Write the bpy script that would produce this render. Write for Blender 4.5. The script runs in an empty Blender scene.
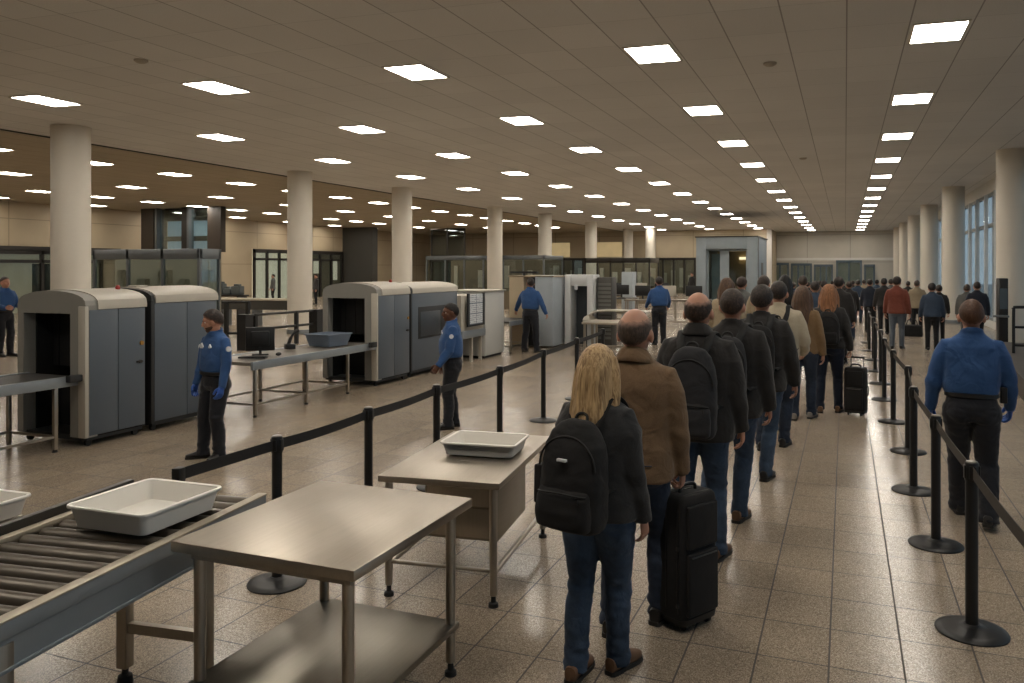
import bpy, bmesh, math, random
import numpy as np
from mathutils import Vector, Matrix, noise

random.seed(7)
PI = math.pi
R = math.radians
V = Vector
SC = bpy.context.scene
COL = SC.collection

# ------------------------------------------------------------------ camera model
TH = R(21.5); SN, CS = math.sin(TH), math.cos(TH)
FPX, PPX, PPY, EYE = 800.0, 530.0, 268.0, 2.1


def G(px, py, z=0.0):
    """point of the hall at height z seen at an image position"""
    u = (px - PPX) / FPX
    t = (z - EYE) / ((PPY - py) / FPX)
    return V(((-SN + CS * u) * t, (CS + SN * u) * t, z))


def AT(px, t, z=0.0):
    """point at a given distance along the view direction"""
    u = (px - PPX) / FPX
    return V(((-SN + CS * u) * t, (CS + SN * u) * t, z))


def HT(py, t):
    return EYE + (PPY - py) / FPX * t


cam_d = bpy.data.cameras.new('camera')
cam = bpy.data.objects.new('camera', cam_d)
COL.objects.link(cam)
cam.location = (0, 0, EYE)
cam.rotation_euler = (PI / 2, 0, TH)
cam_d.sensor_width = 36.0
cam_d.lens = 36.0 * FPX / 1024.0
cam_d.shift_x = -(PPX - 512.0) / 1024.0
cam_d.shift_y = -(341.5 - PPY) / 1024.0
cam_d.clip_end = 400
SC.camera = cam

# ------------------------------------------------------------------ materials


def C(r, g, b):
    def f(c):
        c /= 255.0
        return c / 12.92 if c <= 0.04045 else ((c + 0.055) / 1.055) ** 2.4
    return (f(r), f(g), f(b), 1.0)


_mats = {}


def newmat(name):
    m = bpy.data.materials.new(name)
    m.use_nodes = True
    nt = m.node_tree
    b = nt.nodes['Principled BSDF']
    return m, nt, b


def N(nt, kind, **kw):
    n = nt.nodes.new(kind)
    for k, v in kw.items():
        if k in n.inputs.keys():
            n.inputs[k].default_value = v
        else:
            setattr(n, k, v)
    return n


def math_n(nt, op, a, b=None, c=None):
    n = nt.nodes.new('ShaderNodeMath')
    n.operation = op
    for i, v in enumerate((a, b, c)):
        if v is None:
            continue
        if isinstance(v, (int, float)):
            n.inputs[i].default_value = v
        else:
            nt.links.new(v, n.inputs[i])
    return n.outputs[0]


def mix_c(nt, fac, a, b, blend='MIX'):
    n = nt.nodes.new('ShaderNodeMix')
    n.data_type = 'RGBA'
    n.blend_type = blend
    for s, v in ((0, fac), (6, a), (7, b)):
        if isinstance(v, (int, float)):
            n.inputs[s].default_value = v
        elif isinstance(v, tuple):
            n.inputs[s].default_value = v
        else:
            nt.links.new(v, n.inputs[s])
    return n.outputs[2]


def mul(c, k):
    return (c[0] * k, c[1] * k, c[2] * k, 1.0)


def plain(name, col, rough=0.5, metal=0.0, var=0.12, scale=3.0, bump=0.0, bscale=60.0, spec=0.5, stretch=None):
    """painted / plastic / metal surface with slight uneven tone"""
    if name in _mats:
        return _mats[name]
    m, nt, b = newmat(name)
    tc = N(nt, 'ShaderNodeTexCoord')
    src = tc.outputs['Object']
    if stretch:
        mp = N(nt, 'ShaderNodeMapping')
        mp.inputs['Scale'].default_value = stretch
        nt.links.new(src, mp.inputs[0])
        src = mp.outputs[0]
    nz = N(nt, 'ShaderNodeTexNoise', Scale=scale, Detail=4.0, Roughness=0.6)
    nt.links.new(src, nz.inputs['Vector'])
    c = mix_c(nt, nz.outputs['Fac'], mul(col, 1 - var), mul(col, 1 + var))
    nt.links.new(c, b.inputs['Base Color'])
    r = math_n(nt, 'MULTIPLY_ADD', nz.outputs['Fac'], 0.16, rough - 0.08)
    nt.links.new(r, b.inputs['Roughness'])
    b.inputs['Metallic'].default_value = metal
    b.inputs['Specular IOR Level'].default_value = spec
    if bump:
        n2 = N(nt, 'ShaderNodeTexNoise', Scale=bscale, Detail=3.0)
        nt.links.new(src, n2.inputs['Vector'])
        bp = N(nt, 'ShaderNodeBump', Strength=bump, Distance=0.01)
        nt.links.new(n2.outputs['Fac'], bp.inputs['Height'])
        nt.links.new(bp.outputs[0], b.inputs['Normal'])
    _mats[name] = m
    return m


def fabric(name, col, var=0.25, weave=900.0, sheen=0.15, folds=0.5):
    """cloth: fine weave, mottled tone and soft fold bumps"""
    if name in _mats:
        return _mats[name]
    m, nt, b = newmat(name)
    tc = N(nt, 'ShaderNodeTexCoord')
    o = tc.outputs['Object']
    nz = N(nt, 'ShaderNodeTexNoise', Scale=7.0, Detail=5.0, Roughness=0.65)
    nt.links.new(o, nz.inputs['Vector'])
    w = N(nt, 'ShaderNodeTexNoise', Scale=weave / 3.0, Detail=1.0)
    nt.links.new(o, w.inputs['Vector'])
    c = mix_c(nt, nz.outputs['Fac'], mul(col, 1 - var), mul(col, 1 + var))
    f = math_n(nt, 'MULTIPLY_ADD', w.outputs['Fac'], 0.5, 0.75)
    c = mix_c(nt, 1.0, c, f, 'MULTIPLY')
    nt.links.new(c, b.inputs['Base Color'])
    b.inputs['Roughness'].default_value = 0.88
    b.inputs['Specular IOR Level'].default_value = 0.2
    b.inputs['Sheen Weight'].default_value = sheen
    mp = N(nt, 'ShaderNodeMapping')
    mp.inputs['Scale'].default_value = (8, 8, 8)
    nt.links.new(o, mp.inputs[0])
    n3 = N(nt, 'ShaderNodeTexNoise', Scale=1.0, Detail=2.5, Distortion=0.8)
    nt.links.new(mp.outputs[0], n3.inputs['Vector'])
    h = math_n(nt, 'MULTIPLY_ADD', w.outputs['Fac'], 0.04, n3.outputs['Fac'])
    bp = N(nt, 'ShaderNodeBump', Strength=folds, Distance=0.03)
    nt.links.new(h, bp.inputs['Height'])
    nt.links.new(bp.outputs[0], b.inputs['Normal'])
    _mats[name] = m
    return m


def denim(name, col):
    if name in _mats:
        return _mats[name]
    m = fabric(name, col, 0.3, 900, 0.05, 0.6)
    nt = m.node_tree
    b = nt.nodes['Principled BSDF']
    tc = N(nt, 'ShaderNodeTexCoord')
    nz = N(nt, 'ShaderNodeTexNoise', Scale=2.6, Detail=6.0, Roughness=0.7)
    nt.links.new(tc.outputs['Object'], nz.inputs['Vector'])
    rp = N(nt, 'ShaderNodeValToRGB')
    rp.color_ramp.elements[0].position = 0.35
    rp.color_ramp.elements[0].color = (0.7, 0.7, 0.7, 1)
    rp.color_ramp.elements[1].position = 0.7
    rp.color_ramp.elements[1].color = (1.5, 1.5, 1.5, 1)
    nt.links.new(nz.outputs['Fac'], rp.inputs[0])
    old = b.inputs['Base Color'].links[0].from_socket
    c = mix_c(nt, 1.0, old, rp.outputs[0], 'MULTIPLY')
    nt.links.new(c, b.inputs['Base Color'])
    return m


def hairmat(name, col, tip=None, fade=None):
    """strands: noise squeezed hard along the length"""
    if name in _mats:
        return _mats[name]
    tip = tip or mul(col, 1.5)
    m, nt, b = newmat(name)
    tc = N(nt, 'ShaderNodeTexCoord')
    mp = N(nt, 'ShaderNodeMapping')
    mp.inputs['Scale'].default_value = (70, 70, 5)
    nt.links.new(tc.outputs['Object'], mp.inputs[0])
    nz = N(nt, 'ShaderNodeTexNoise', Scale=1.0, Detail=4.0, Distortion=1.0)
    nt.links.new(mp.outputs[0], nz.inputs['Vector'])
    rp = N(nt, 'ShaderNodeValToRGB')
    rp.color_ramp.elements[0].position = 0.30
    rp.color_ramp.elements[0].color = mul(col, 0.62)
    rp.color_ramp.elements[1].position = 0.72
    rp.color_ramp.elements[1].color = tip
    nt.links.new(nz.outputs['Fac'], rp.inputs[0])
    hc = rp.outputs[0]
    if fade:      # cropped hair thins out to skin towards its edge
        mp.inputs['Scale'].default_value = (110, 110, 26)
        at = N(nt, 'ShaderNodeAttribute', attribute_name='fade')
        n4 = N(nt, 'ShaderNodeTexNoise', Scale=55.0, Detail=3.0)
        nt.links.new(tc.outputs['Object'], n4.inputs['Vector'])
        q = math_n(nt, 'ADD', at.outputs['Fac'], math_n(nt, 'MULTIPLY_ADD', n4.outputs['Fac'], 0.6, -0.3))
        q = math_n(nt, 'MINIMUM', math_n(nt, 'MAXIMUM', q, 0.0), 1.0)
        hc = mix_c(nt, q, fade, hc)
    nt.links.new(hc, b.inputs['Base Color'])
    b.inputs['Roughness'].default_value = 0.55
    b.inputs['Specular IOR Level'].default_value = 0.35
    bp = N(nt, 'ShaderNodeBump', Strength=0.35, Distance=0.01)
    nt.links.new(nz.outputs['Fac'], bp.inputs['Height'])
    nt.links.new(bp.outputs[0], b.inputs['Normal'])
    _mats[name] = m
    return m


def skinmat(name, col):
    if name in _mats:
        return _mats[name]
    m = plain(name, col, 0.5, 0, 0.12, 18.0, 0.08, 220.0, 0.4)
    b = m.node_tree.nodes['Principled BSDF']
    b.inputs['Subsurface Weight'].default_value = 0.08
    b.inputs['Subsurface Radius'].default_value = (0.02, 0.008, 0.004)
    b.inputs['Subsurface Scale'].default_value = 0.3
    return m


def glassmat(name, col, opac=0.3, rough=0.03):
    """pane: see-through tint mixed with a mirror coat"""
    if name in _mats:
        return _mats[name]
    m, nt, b = newmat(name)
    nt.nodes.remove(b)
    out = nt.nodes['Material Output']
    tr = N(nt, 'ShaderNodeBsdfTransparent')
    tr.inputs[0].default_value = col
    gl = N(nt, 'ShaderNodeBsdfGlossy', Roughness=rough)
    gl.inputs[0].default_value = (0.85, 0.9, 0.9, 1)
    fr = N(nt, 'ShaderNodeFresnel', IOR=1.5)
    f = math_n(nt, 'MINIMUM', math_n(nt, 'MULTIPLY_ADD', fr.outputs[0], 0.7, opac * 0.15), 0.3)
    mx = N(nt, 'ShaderNodeMixShader')
    nt.links.new(f, mx.inputs[0])
    nt.links.new(tr.outputs[0], mx.inputs[1])
    nt.links.new(gl.outputs[0], mx.inputs[2])
    nt.links.new(mx.outputs[0], out.inputs[0])
    _mats[name] = m
    return m


def emis(name, col, s):
    if name in _mats:
        return _mats[name]
    m, nt, b = newmat(name)
    b.inputs['Base Color'].default_value = mul(col, 0.8)
    b.inputs['Emission Color'].default_value = col
    b.inputs['Emission Strength'].default_value = s
    _mats[name] = m
    return m


def line_mask(nt, sock, period, offset, width):
    """1 close to the lines x = offset + k * period"""
    a = math_n(nt, 'SUBTRACT', sock, offset)
    a = math_n(nt, 'DIVIDE', a, period)
    a = math_n(nt, 'FRACT', a)
    a = math_n(nt, 'SUBTRACT', a, 0.5)
    a = math_n(nt, 'ABSOLUTE', a)
    return math_n(nt, 'GREATER_THAN', a, 0.5 - width / period / 2)


def floor_mat():
    m, nt, b = newmat('terrazzo_tiles')
    tc = N(nt, 'ShaderNodeTexCoord')
    o = tc.outputs['Object']
    sp = N(nt, 'ShaderNodeSeparateXYZ')
    nt.links.new(o, sp.inputs[0])
    lx = line_mask(nt, sp.outputs[0], 0.367, -0.08, 0.010)
    ly = line_mask(nt, sp.outputs[1], 0.47, 4.5, 0.009)
    ln = math_n(nt, 'MAXIMUM', lx, ly)
    v1 = N(nt, 'ShaderNodeTexVoronoi', Scale=210.0)
    nt.links.new(o, v1.inputs['Vector'])
    bw = N(nt, 'ShaderNodeRGBToBW')
    nt.links.new(v1.outputs['Color'], bw.inputs[0])
    rp = N(nt, 'ShaderNodeValToRGB')
    e = rp.color_ramp.elements
    e[0].position = 0.10; e[0].color = C(104, 93, 81)
    e[1].position = 0.88; e[1].color = C(180, 166, 147)
    k = e.new(0.42); k.color = C(140, 126, 109)
    k = e.new(0.60); k.color = C(153, 138, 120)
    nt.links.new(bw.outputs[0], rp.inputs[0])
    # each tile its own slight tone
    fx = math_n(nt, 'FLOOR', math_n(nt, 'DIVIDE', math_n(nt, 'ADD', sp.outputs[0], 0.08), 0.367))
    fy = math_n(nt, 'FLOOR', math_n(nt, 'DIVIDE', math_n(nt, 'SUBTRACT', sp.outputs[1], 4.5), 0.47))
    cb = N(nt, 'ShaderNodeCombineXYZ')
    nt.links.new(fx, cb.inputs[0]); nt.links.new(fy, cb.inputs[1])
    wn = N(nt, 'ShaderNodeTexWhiteNoise')
    nt.links.new(cb.outputs[0], wn.inputs['Vector'])
    tone = math_n(nt, 'MULTIPLY_ADD', wn.outputs['Value'], 0.16, 0.92)
    big = N(nt, 'ShaderNodeTexNoise', Scale=0.5, Detail=5.0)
    nt.links.new(o, big.inputs['Vector'])
    tone = math_n(nt, 'MULTIPLY', tone, math_n(nt, 'MULTIPLY_ADD', big.outputs['Fac'], 0.3, 0.85))
    c = mix_c(nt, 1.0, rp.outputs[0], tone, 'MULTIPLY')
    c = mix_c(nt, ln, c, C(62, 54, 46))
    nt.links.new(c, b.inputs['Base Color'])
    rg = math_n(nt, 'MULTIPLY_ADD', big.outputs['Fac'], 0.14, 0.17)
    rg = math_n(nt, 'MAXIMUM', rg, math_n(nt, 'MULTIPLY', ln, 0.7))
    nt.links.new(rg, b.inputs['Roughness'])
    b.inputs['Specular IOR Level'].default_value = 0.5
    bp = N(nt, 'ShaderNodeBump', Strength=0.25, Distance=0.004, invert=True)
    nt.links.new(ln, bp.inputs['Height'])
    nt.links.new(bp.outputs[0], b.inputs['Normal'])
    return m


SHEAR = 0.083      # the ceiling grid runs a little askew to the hall axis
LX0, LDX, LY0, LDY = 1.135, 3.72, 11.63, 4.45


def ceiling_mat(name, col):
    m, nt, b = newmat(name)
    tc = N(nt, 'ShaderNodeTexCoord')
    o = tc.outputs['Object']
    sp = N(nt, 'ShaderNodeSeparateXYZ')
    nt.links.new(o, sp.inputs[0])
    ys = math_n(nt, 'SUBTRACT', sp.outputs[1], math_n(nt, 'MULTIPLY', sp.outputs[0], SHEAR))
    lx = line_mask(nt, sp.outputs[0], LDX / 5, LX0 - LDX / 10, 0.018)
    ly = line_mask(nt, ys, LDY / 4, LY0 - LDY / 8, 0.010)
    big = N(nt, 'ShaderNodeTexNoise', Scale=0.35, Detail=3.0)
    nt.links.new(o, big.inputs['Vector'])
    fine = N(nt, 'ShaderNodeTexNoise', Scale=60.0, Detail=2.0)
    nt.links.new(o, fine.inputs['Vector'])
    fx = math_n(nt, 'FLOOR', math_n(nt, 'DIVIDE', math_n(nt, 'SUBTRACT', sp.outputs[0], LX0 - LDX / 10), LDX / 5))
    fy = math_n(nt, 'FLOOR', math_n(nt, 'DIVIDE', math_n(nt, 'SUBTRACT', ys, LY0 - LDY / 8), LDY / 4))
    cb = N(nt, 'ShaderNodeCombineXYZ')
    nt.links.new(fx, cb.inputs[0]); nt.links.new(fy, cb.inputs[1])
    wn = N(nt, 'ShaderNodeTexWhiteNoise')
    nt.links.new(cb.outputs[0], wn.inputs['Vector'])
    t = math_n(nt, 'MULTIPLY_ADD', wn.outputs['Value'], 0.06, 0.97)
    t = math_n(nt, 'MULTIPLY', t, math_n(nt, 'MULTIPLY_ADD', fine.outputs['Fac'], 0.2, 0.9))
    t = math_n(nt, 'MULTIPLY', t, math_n(nt, 'MULTIPLY_ADD', big.outputs['Fac'], 0.2, 0.9))
    c = mix_c(nt, 1.0, col, t, 'MULTIPLY')
    c = mix_c(nt, math_n(nt, 'MULTIPLY', lx, 0.62), c, mul(col, 0.22))
    c = mix_c(nt, math_n(nt, 'MULTIPLY', ly, 0.4), c, mul(col, 0.3))
    nt.links.new(c, b.inputs['Base Color'])
    b.inputs['Roughness'].default_value = 0.9
    b.inputs['Specular IOR Level'].default_value = 0.15
    return m


def panel_mat(name, col, px, pz, axis=0):
    """wall cladding with joints every px along and pz up"""
    m, nt, b = newmat(name)
    tc = N(nt, 'ShaderNodeTexCoord')
    o = tc.outputs['Object']
    sp = N(nt, 'ShaderNodeSeparateXYZ')
    nt.links.new(o, sp.inputs[0])
    l1 = line_mask(nt, sp.outputs[axis], px, 0.4, 0.05)
    l2 = line_mask(nt, sp.outputs[2], pz, 0.3, 0.04)
    ln = math_n(nt, 'MAXIMUM', l1, l2)
    nz = N(nt, 'ShaderNodeTexNoise', Scale=0.6, Detail=4.0)
    nt.links.new(o, nz.inputs['Vector'])
    c = mix_c(nt, nz.outputs['Fac'], mul(col, 0.82), mul(col, 1.15))
    c = mix_c(nt, math_n(nt, 'MULTIPLY', ln, 0.6), c, mul(col, 0.35))
    nt.links.new(c, b.inputs['Base Color'])
    b.inputs['Roughness'].default_value = 0.6
    return m


def steel(name, col, rough, grain=(2, 160, 160)):
    """brushed sheet steel"""
    if name in _mats:
        return _mats[name]
    m, nt, b = newmat(name)
    tc = N(nt, 'ShaderNodeTexCoord')
    mp = N(nt, 'ShaderNodeMapping')
    mp.inputs['Scale'].default_value = grain
    nt.links.new(tc.outputs['Object'], mp.inputs[0])
    nz = N(nt, 'ShaderNodeTexNoise', Scale=1.0, Detail=3.0)
    nt.links.new(mp.outputs[0], nz.inputs['Vector'])
    sm = N(nt, 'ShaderNodeTexNoise', Scale=3.5, Detail=5.0, Roughness=0.65)
    nt.links.new(tc.outputs['Object'], sm.inputs['Vector'])
    c = mix_c(nt, nz.outputs['Fac'], mul(col, 0.9), mul(col, 1.08))
    nt.links.new(c, b.inputs['Base Color'])
    b.inputs['Metallic'].default_value = 1.0
    r = math_n(nt, 'MULTIPLY_ADD', sm.outputs['Fac'], 0.16, rough - 0.08)
    nt.links.new(r, b.inputs['Roughness'])
    bp = N(nt, 'ShaderNodeBump', Strength=0.06, Distance=0.002)
    nt.links.new(nz.outputs['Fac'], bp.inputs['Height'])
    nt.links.new(bp.outputs[0], b.inputs['Normal'])
    _mats[name] = m
    return m


# ------------------------------------------------------------------ mesh helpers


def BM():
    return bmesh.new()


def box(bm, x0, x1, y0, y1, z0, z1, bev=0.0, seg=2, M=None):
    t = bmesh.new()
    bmesh.ops.create_cube(t, size=1.0)
    S = Matrix.Diagonal((x1 - x0, y1 - y0, z1 - z0, 1))
    bmesh.ops.transform(t, matrix=Matrix.Translation(((x0 + x1) / 2, (y0 + y1) / 2, (z0 + z1) / 2)) @ S, verts=t.verts)
    if bev > 0:
        bmesh.ops.bevel(t, geom=list(t.edges), offset=bev, segments=seg, profile=0.5, affect='EDGES')
        t.normal_update()
        for fc in t.faces:
            fc.smooth = max(abs(q) for q in fc.normal) < 0.9999
    merge(bm, t, M)


def merge(bm, t, M=None):
    if M is not None:
        bmesh.ops.transform(t, matrix=M, verts=t.verts)
    mp = {}
    for v in t.verts:
        mp[v] = bm.verts.new(v.co)
    for f in t.faces:
        try:
            bm.faces.new([mp[v] for v in f.verts]).smooth = f.smooth
        except ValueError:
            pass
    t.free()


def loft(bm, rings, cap=True, closed=False):
    rv = [[bm.verts.new(p) for p in r] for r in rings]
    n = len(rv[0])
    for i in range(len(rv) - (0 if closed else 1)):
        a, b = rv[i], rv[(i + 1) % len(rv)]
        for j in range(n):
            k = (j + 1) % n
            bm.faces.new((a[j], a[k], b[k], b[j])).smooth = True
    if cap and not closed:
        bm.faces.new(rv[0][::-1])
        bm.faces.new(rv[-1])


def sell(cx, cy, z, rx, ry, n=2.0, seg=28):
    """superellipse ring"""
    out = []
    for i in range(seg):
        a = 2 * PI * i / seg
        c, s = math.cos(a), math.sin(a)
        out.append(V((cx + rx * math.copysign(abs(c) ** (2 / n), c), cy + ry * math.copysign(abs(s) ** (2 / n), s), z)))
    return out


def tube(bm, pts, rad, seg=10, ref=None, cap=True):
    """sweep; rad a number, a list, or a list of (a, b) with a along ref"""
    pts = [V(p) for p in pts]
    n = len(pts)
    if not isinstance(rad, (list, tuple)):
        rad = [rad] * n
    rings = []
    ref = V(ref) if ref is not None else None
    prev = None
    for i in range(n):
        d = (pts[min(i + 1, n - 1)] - pts[max(i - 1, 0)])
        if d.length < 1e-9:
            d = V((0, 0, 1))
        d.normalize()
        a = ref if ref is not None else (prev if prev is not None else (V((1, 0, 0)) if abs(d.x) < 0.8 else V((0, 1, 0))))
        a = a - d * a.dot(d)
        if a.length < 1e-6:
            a = d.orthogonal()
        a.normalize()
        b = d.cross(a)
        prev = a
        r = rad[i]
        ra, rb = (r, r) if not isinstance(r, (list, tuple)) else r
        rings.append([pts[i] + a * (ra * math.cos(2 * PI * j / seg)) + b * (rb * math.sin(2 * PI * j / seg)) for j in range(seg)])
    loft(bm, rings, cap)


def ball(bm, c, r, M=None, seg=16):
    t = bmesh.new()
    bmesh.ops.create_uvsphere(t, u_segments=seg, v_segments=max(6, seg * 3 // 4), radius=1.0)
    rr = r if isinstance(r, (list, tuple)) else (r, r, r)
    for fc in t.faces:
        fc.smooth = True
    S = Matrix.Translation(V(c)) @ Matrix.Diagonal((rr[0], rr[1], rr[2], 1))
    bmesh.ops.transform(t, matrix=S, verts=t.verts)
    merge(bm, t, M)


def lathe(bm, prof, c=(0, 0, 0), seg=32, cap=True):
    rings = [[V((c[0] + r * math.cos(2 * PI * j / seg), c[1] + r * math.sin(2 * PI * j / seg), c[2] + z)) for j in range(seg)] for r, z in prof]
    loft(bm, rings, cap)


def cyl(bm, p, q, r, seg=14):
    tube(bm, [p, q], r, seg)


def prism_y(bm, poly, y0, y1):
    """polygon in x-z swept along y"""
    loft(bm, [[V((x, y0, z)) for x, z in poly], [V((x, y1, z)) for x, z in poly]])


def cr(pts, k=6):
    """Catmull-Rom"""
    P = [V(p) for p in pts]
    P = [P[0] * 2 - P[1]] + P + [P[-1] * 2 - P[-2]]
    out = []
    for i in range(1, len(P) - 2):
        a, b, c, d = P[i - 1], P[i], P[i + 1], P[i + 2]
        for j in range(k):
            t = j / k
            out.append(0.5 * ((2 * b) + (c - a) * t + (2 * a - 5 * b + 4 * c - d) * t * t + (3 * b - a - 3 * c + d) * t ** 3))
    out.append(P[-2])
    return out


def mesh_of(bm, name, ang=35):
    bmesh.ops.recalc_face_normals(bm, faces=bm.faces)
    me = bpy.data.meshes.new(name)
    bm.to_mesh(me)
    bm.free()
    if ang < 180:
        me.set_sharp_from_angle(angle=R(ang))
    return me


def link(name, me, mat, parent=None):
    o = bpy.data.objects.new(name, me)
    COL.objects.link(o)
    if mat is not None and len(me.materials) == 0:
        me.materials.append(mat)
    if parent is not None:
        o.parent = parent
    return o


def obj(name, bm, mat, parent=None, ang=35):
    return link(name, mesh_of(bm, name, ang), mat, parent)


def tag(o, label=None, cat=None, group=None, kind=None):
    if label:
        o['label'] = label
    if cat:
        o['category'] = cat
    if group:
        o['group'] = group
    if kind:
        o['kind'] = kind
    return o


def thing(name, label, cat, loc=(0, 0, 0), rz=0.0, group=None):
    o = bpy.data.objects.new(name, None)
    o.empty_display_size = 0.2
    COL.objects.link(o)
    o.location = loc
    o.rotation_euler = (0, 0, rz)
    return tag(o, label, cat, group)


def struct(name, bm, mat, parent=None, ang=35):
    o = obj(name, bm, mat, parent, ang)
    if parent is None:
        o['kind'] = 'structure'
    return o


def kids(o):
    return [c for c in bpy.data.objects if c.parent == o]


_child = {}


def dup(root, loc, rz, label, group=None):
    """copy of a thing with its parts and sub-parts"""
    r = root.copy()
    COL.objects.link(r)
    r.location = loc
    r.rotation_euler = (0, 0, rz)
    r['label'] = label
    if group:
        r['group'] = group
    for ch in kids(root):
        c = ch.copy(); COL.objects.link(c); c.parent = r
        for g in kids(ch):
            d = g.copy(); COL.objects.link(d); d.parent = c
    return r


def remesh(bm, voxel, smooth=2, name='m'):
    """fuse overlapping closed shapes into one continuous skin"""
    bmesh.ops.recalc_face_normals(bm, faces=bm.faces)
    me = bpy.data.meshes.new('tmp')
    bm.to_mesh(me)
    bm.free()
    o = bpy.data.objects.new('tmp', me)
    COL.objects.link(o)
    md = o.modifiers.new('r', 'REMESH')
    md.mode = 'VOXEL'
    md.voxel_size = voxel
    if smooth:
        s = o.modifiers.new('s', 'SMOOTH')
        s.factor = 0.5
        s.iterations = smooth
    dg = bpy.context.evaluated_depsgraph_get()
    out = bpy.data.meshes.new_from_object(o.evaluated_get(dg))
    bpy.data.objects.remove(o)
    bpy.data.meshes.remove(me)
    out.name = name
    out.polygons.foreach_set('use_smooth', [True] * len(out.polygons))
    return out


def displace(me, fn):
    """move each vertex along its normal by fn(co)"""
    n = len(me.vertices)
    co = np.empty(n * 3); me.vertices.foreach_get('co', co); co = co.reshape(-1, 3)
    no = np.empty(n * 3); me.vertices.foreach_get('normal', no); no = no.reshape(-1, 3)
    d = np.array([fn(c) for c in co])
    co = co + no * d[:, None]
    me.vertices.foreach_set('co', co.ravel())
    me.update()


def join_mesh(me, bm2):
    """append loose shapes to an existing mesh"""
    b = bmesh.new()
    b.from_mesh(me)
    bmesh.ops.recalc_face_normals(bm2, faces=bm2.faces)
    merge(b, bm2)
    b.to_mesh(me)
    b.free()
    me.polygons.foreach_set('use_smooth', [True] * len(me.polygons))
    return me
# ------------------------------------------------------------------ people
SKIN = skinmat('skin_light', C(176, 130, 108))
SKIN_D = skinmat('skin_dark', C(96, 62, 46))
GLOVE = plain('blue_nitrile_glove', C(38, 82, 160), 0.5, 0, 0.1)
SHOE_BLK = plain('black_shoe_leather', C(26, 24, 23), 0.45)
SHOE_BRN = plain('brown_shoe_suede', C(96, 70, 50), 0.8)
SHOE_GRY = plain('grey_trainer', C(120, 114, 106), 0.7)
SOLE = plain('rubber_sole', C(40, 36, 32), 0.8)
BELT = plain('black_leather_belt', C(20, 19, 19), 0.45)
EYE_W = plain('eye_white', C(215, 208, 200), 0.3)
EYE_D = plain('eye_iris', C(44, 30, 22), 0.2)
LIP = plain('lips', C(160, 98, 86), 0.5)
BADGE = plain('white_badge_patch', C(205, 208, 212), 0.6)
BADGE_B = plain('dark_blue_patch', C(24, 44, 92), 0.6)
ZIP = plain('zip_metal', C(78, 76, 74), 0.4, 0.8)

HAIR = {
    'blonde': hairmat('hair_blonde', C(142, 110, 74), C(204, 172, 126)),
    'red': hairmat('hair_auburn', C(108, 70, 44), C(158, 108, 70)),
    'brown': hairmat('hair_brown', C(62, 44, 32), C(98, 72, 52)),
    'dark': hairmat('hair_dark', C(30, 24, 21), C(56, 44, 37)),
    'black': hairmat('hair_black', C(16, 14, 14), C(32, 28, 27)),
    'grey': hairmat('hair_grey_brown', C(84, 72, 62), C(126, 112, 98)),
    'ginger': hairmat('hair_ginger_brown', C(84, 52, 32), C(126, 80, 50)),
}
HCOL = {'blonde': C(150, 112, 66), 'red': C(128, 72, 38), 'brown': C(44, 33, 26), 'dark': C(34, 27, 23), 'black': C(20, 17, 16), 'grey': C(64, 54, 46), 'ginger': C(64, 40, 24)}
HEADC = V((0, 0.0, 1.52))      # pivot at the top of the neck


def hand(bmp, bmf, w, d, s, n, curl=0.5, k=1.0, fl=0.0):
    """palm into bmp, five fingers into bmf; w wrist, d along, s thumb side, n curl side"""
    d, s, n = d.normalized(), s.normalized(), n.normalized()

    def P(a, b, c):
        return w + (d * a + s * b + n * c) * k
    tube(bmp, [P(-0.03, 0, 0), P(0.0, 0, 0), P(0.03, 0.004, 0), P(0.07, 0.0, 0.002), P(0.092, -0.002, 0.005)],
         [(a * k + fl, b * k + fl) for a, b in ((0.026, 0.02), (0.028, 0.018), (0.039, 0.0165), (0.042, 0.014), (0.038, 0.011))], 14, ref=s)
    for off, L, lag in ((0.031, 0.071, 0.0), (0.0105, 0.079, 0.12), (-0.0105, 0.074, 0.22), (-0.031, 0.058, 0.34)):
        p = P(0.075, off, 0.004)
        pts = [p]
        ang = 0.12 + 0.25 * curl + lag * 0.3
        rr = [0.0095 * k + fl]
        for i, f in enumerate((0.30, 0.43, 0.31, 0.22)):
            dd = d * math.cos(ang) + n * math.sin(ang) + s * (off * 1.6 * (1 - curl * 0.6))
            p = p + dd.normalized() * (L * f * k)
            pts.append(p)
            rr.append((0.0092, 0.0086, 0.0078, 0.0045)[i] * k + fl)
            ang += (0.75, 0.85, 0.5, 0)[i] * curl + 0.06
        tube(bmf, pts, rr, 8)
    b = P(0.018, 0.026, 0.004)
    t1 = b + (d * 0.6 + s * 0.62 + n * (0.25 + 0.3 * curl)).normalized() * 0.04 * k
    t2 = t1 + (d * 0.9 + s * (0.25 - 0.3 * curl) + n * (0.25 + 0.5 * curl)).normalized() * 0.033 * k
    t3 = t2 + (d * 0.95 - s * 0.25 * curl + n * (0.2 + 0.5 * curl)).normalized() * 0.022 * k
    tube(bmf, [b, t1, t2, t3, t3 + (t3 - t2) * 0.25], [0.014 * k + fl, 0.0125 * k + fl, 0.0108 * k + fl, 0.009 * k + fl, 0.004 * k + fl], 8)


def ik(hip, ank, l1, l2, fwd):
    d = ank - hip
    L = min(d.length, (l1 + l2) * 0.999)
    a = (l1 * l1 - l2 * l2 + L * L) / (2 * L)
    h = math.sqrt(max(0, l1 * l1 - a * a))
    e = d.normalized()
    f = fwd - e * fwd.dot(e)
    f.normalize()
    return hip + e * a + f * h


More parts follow.
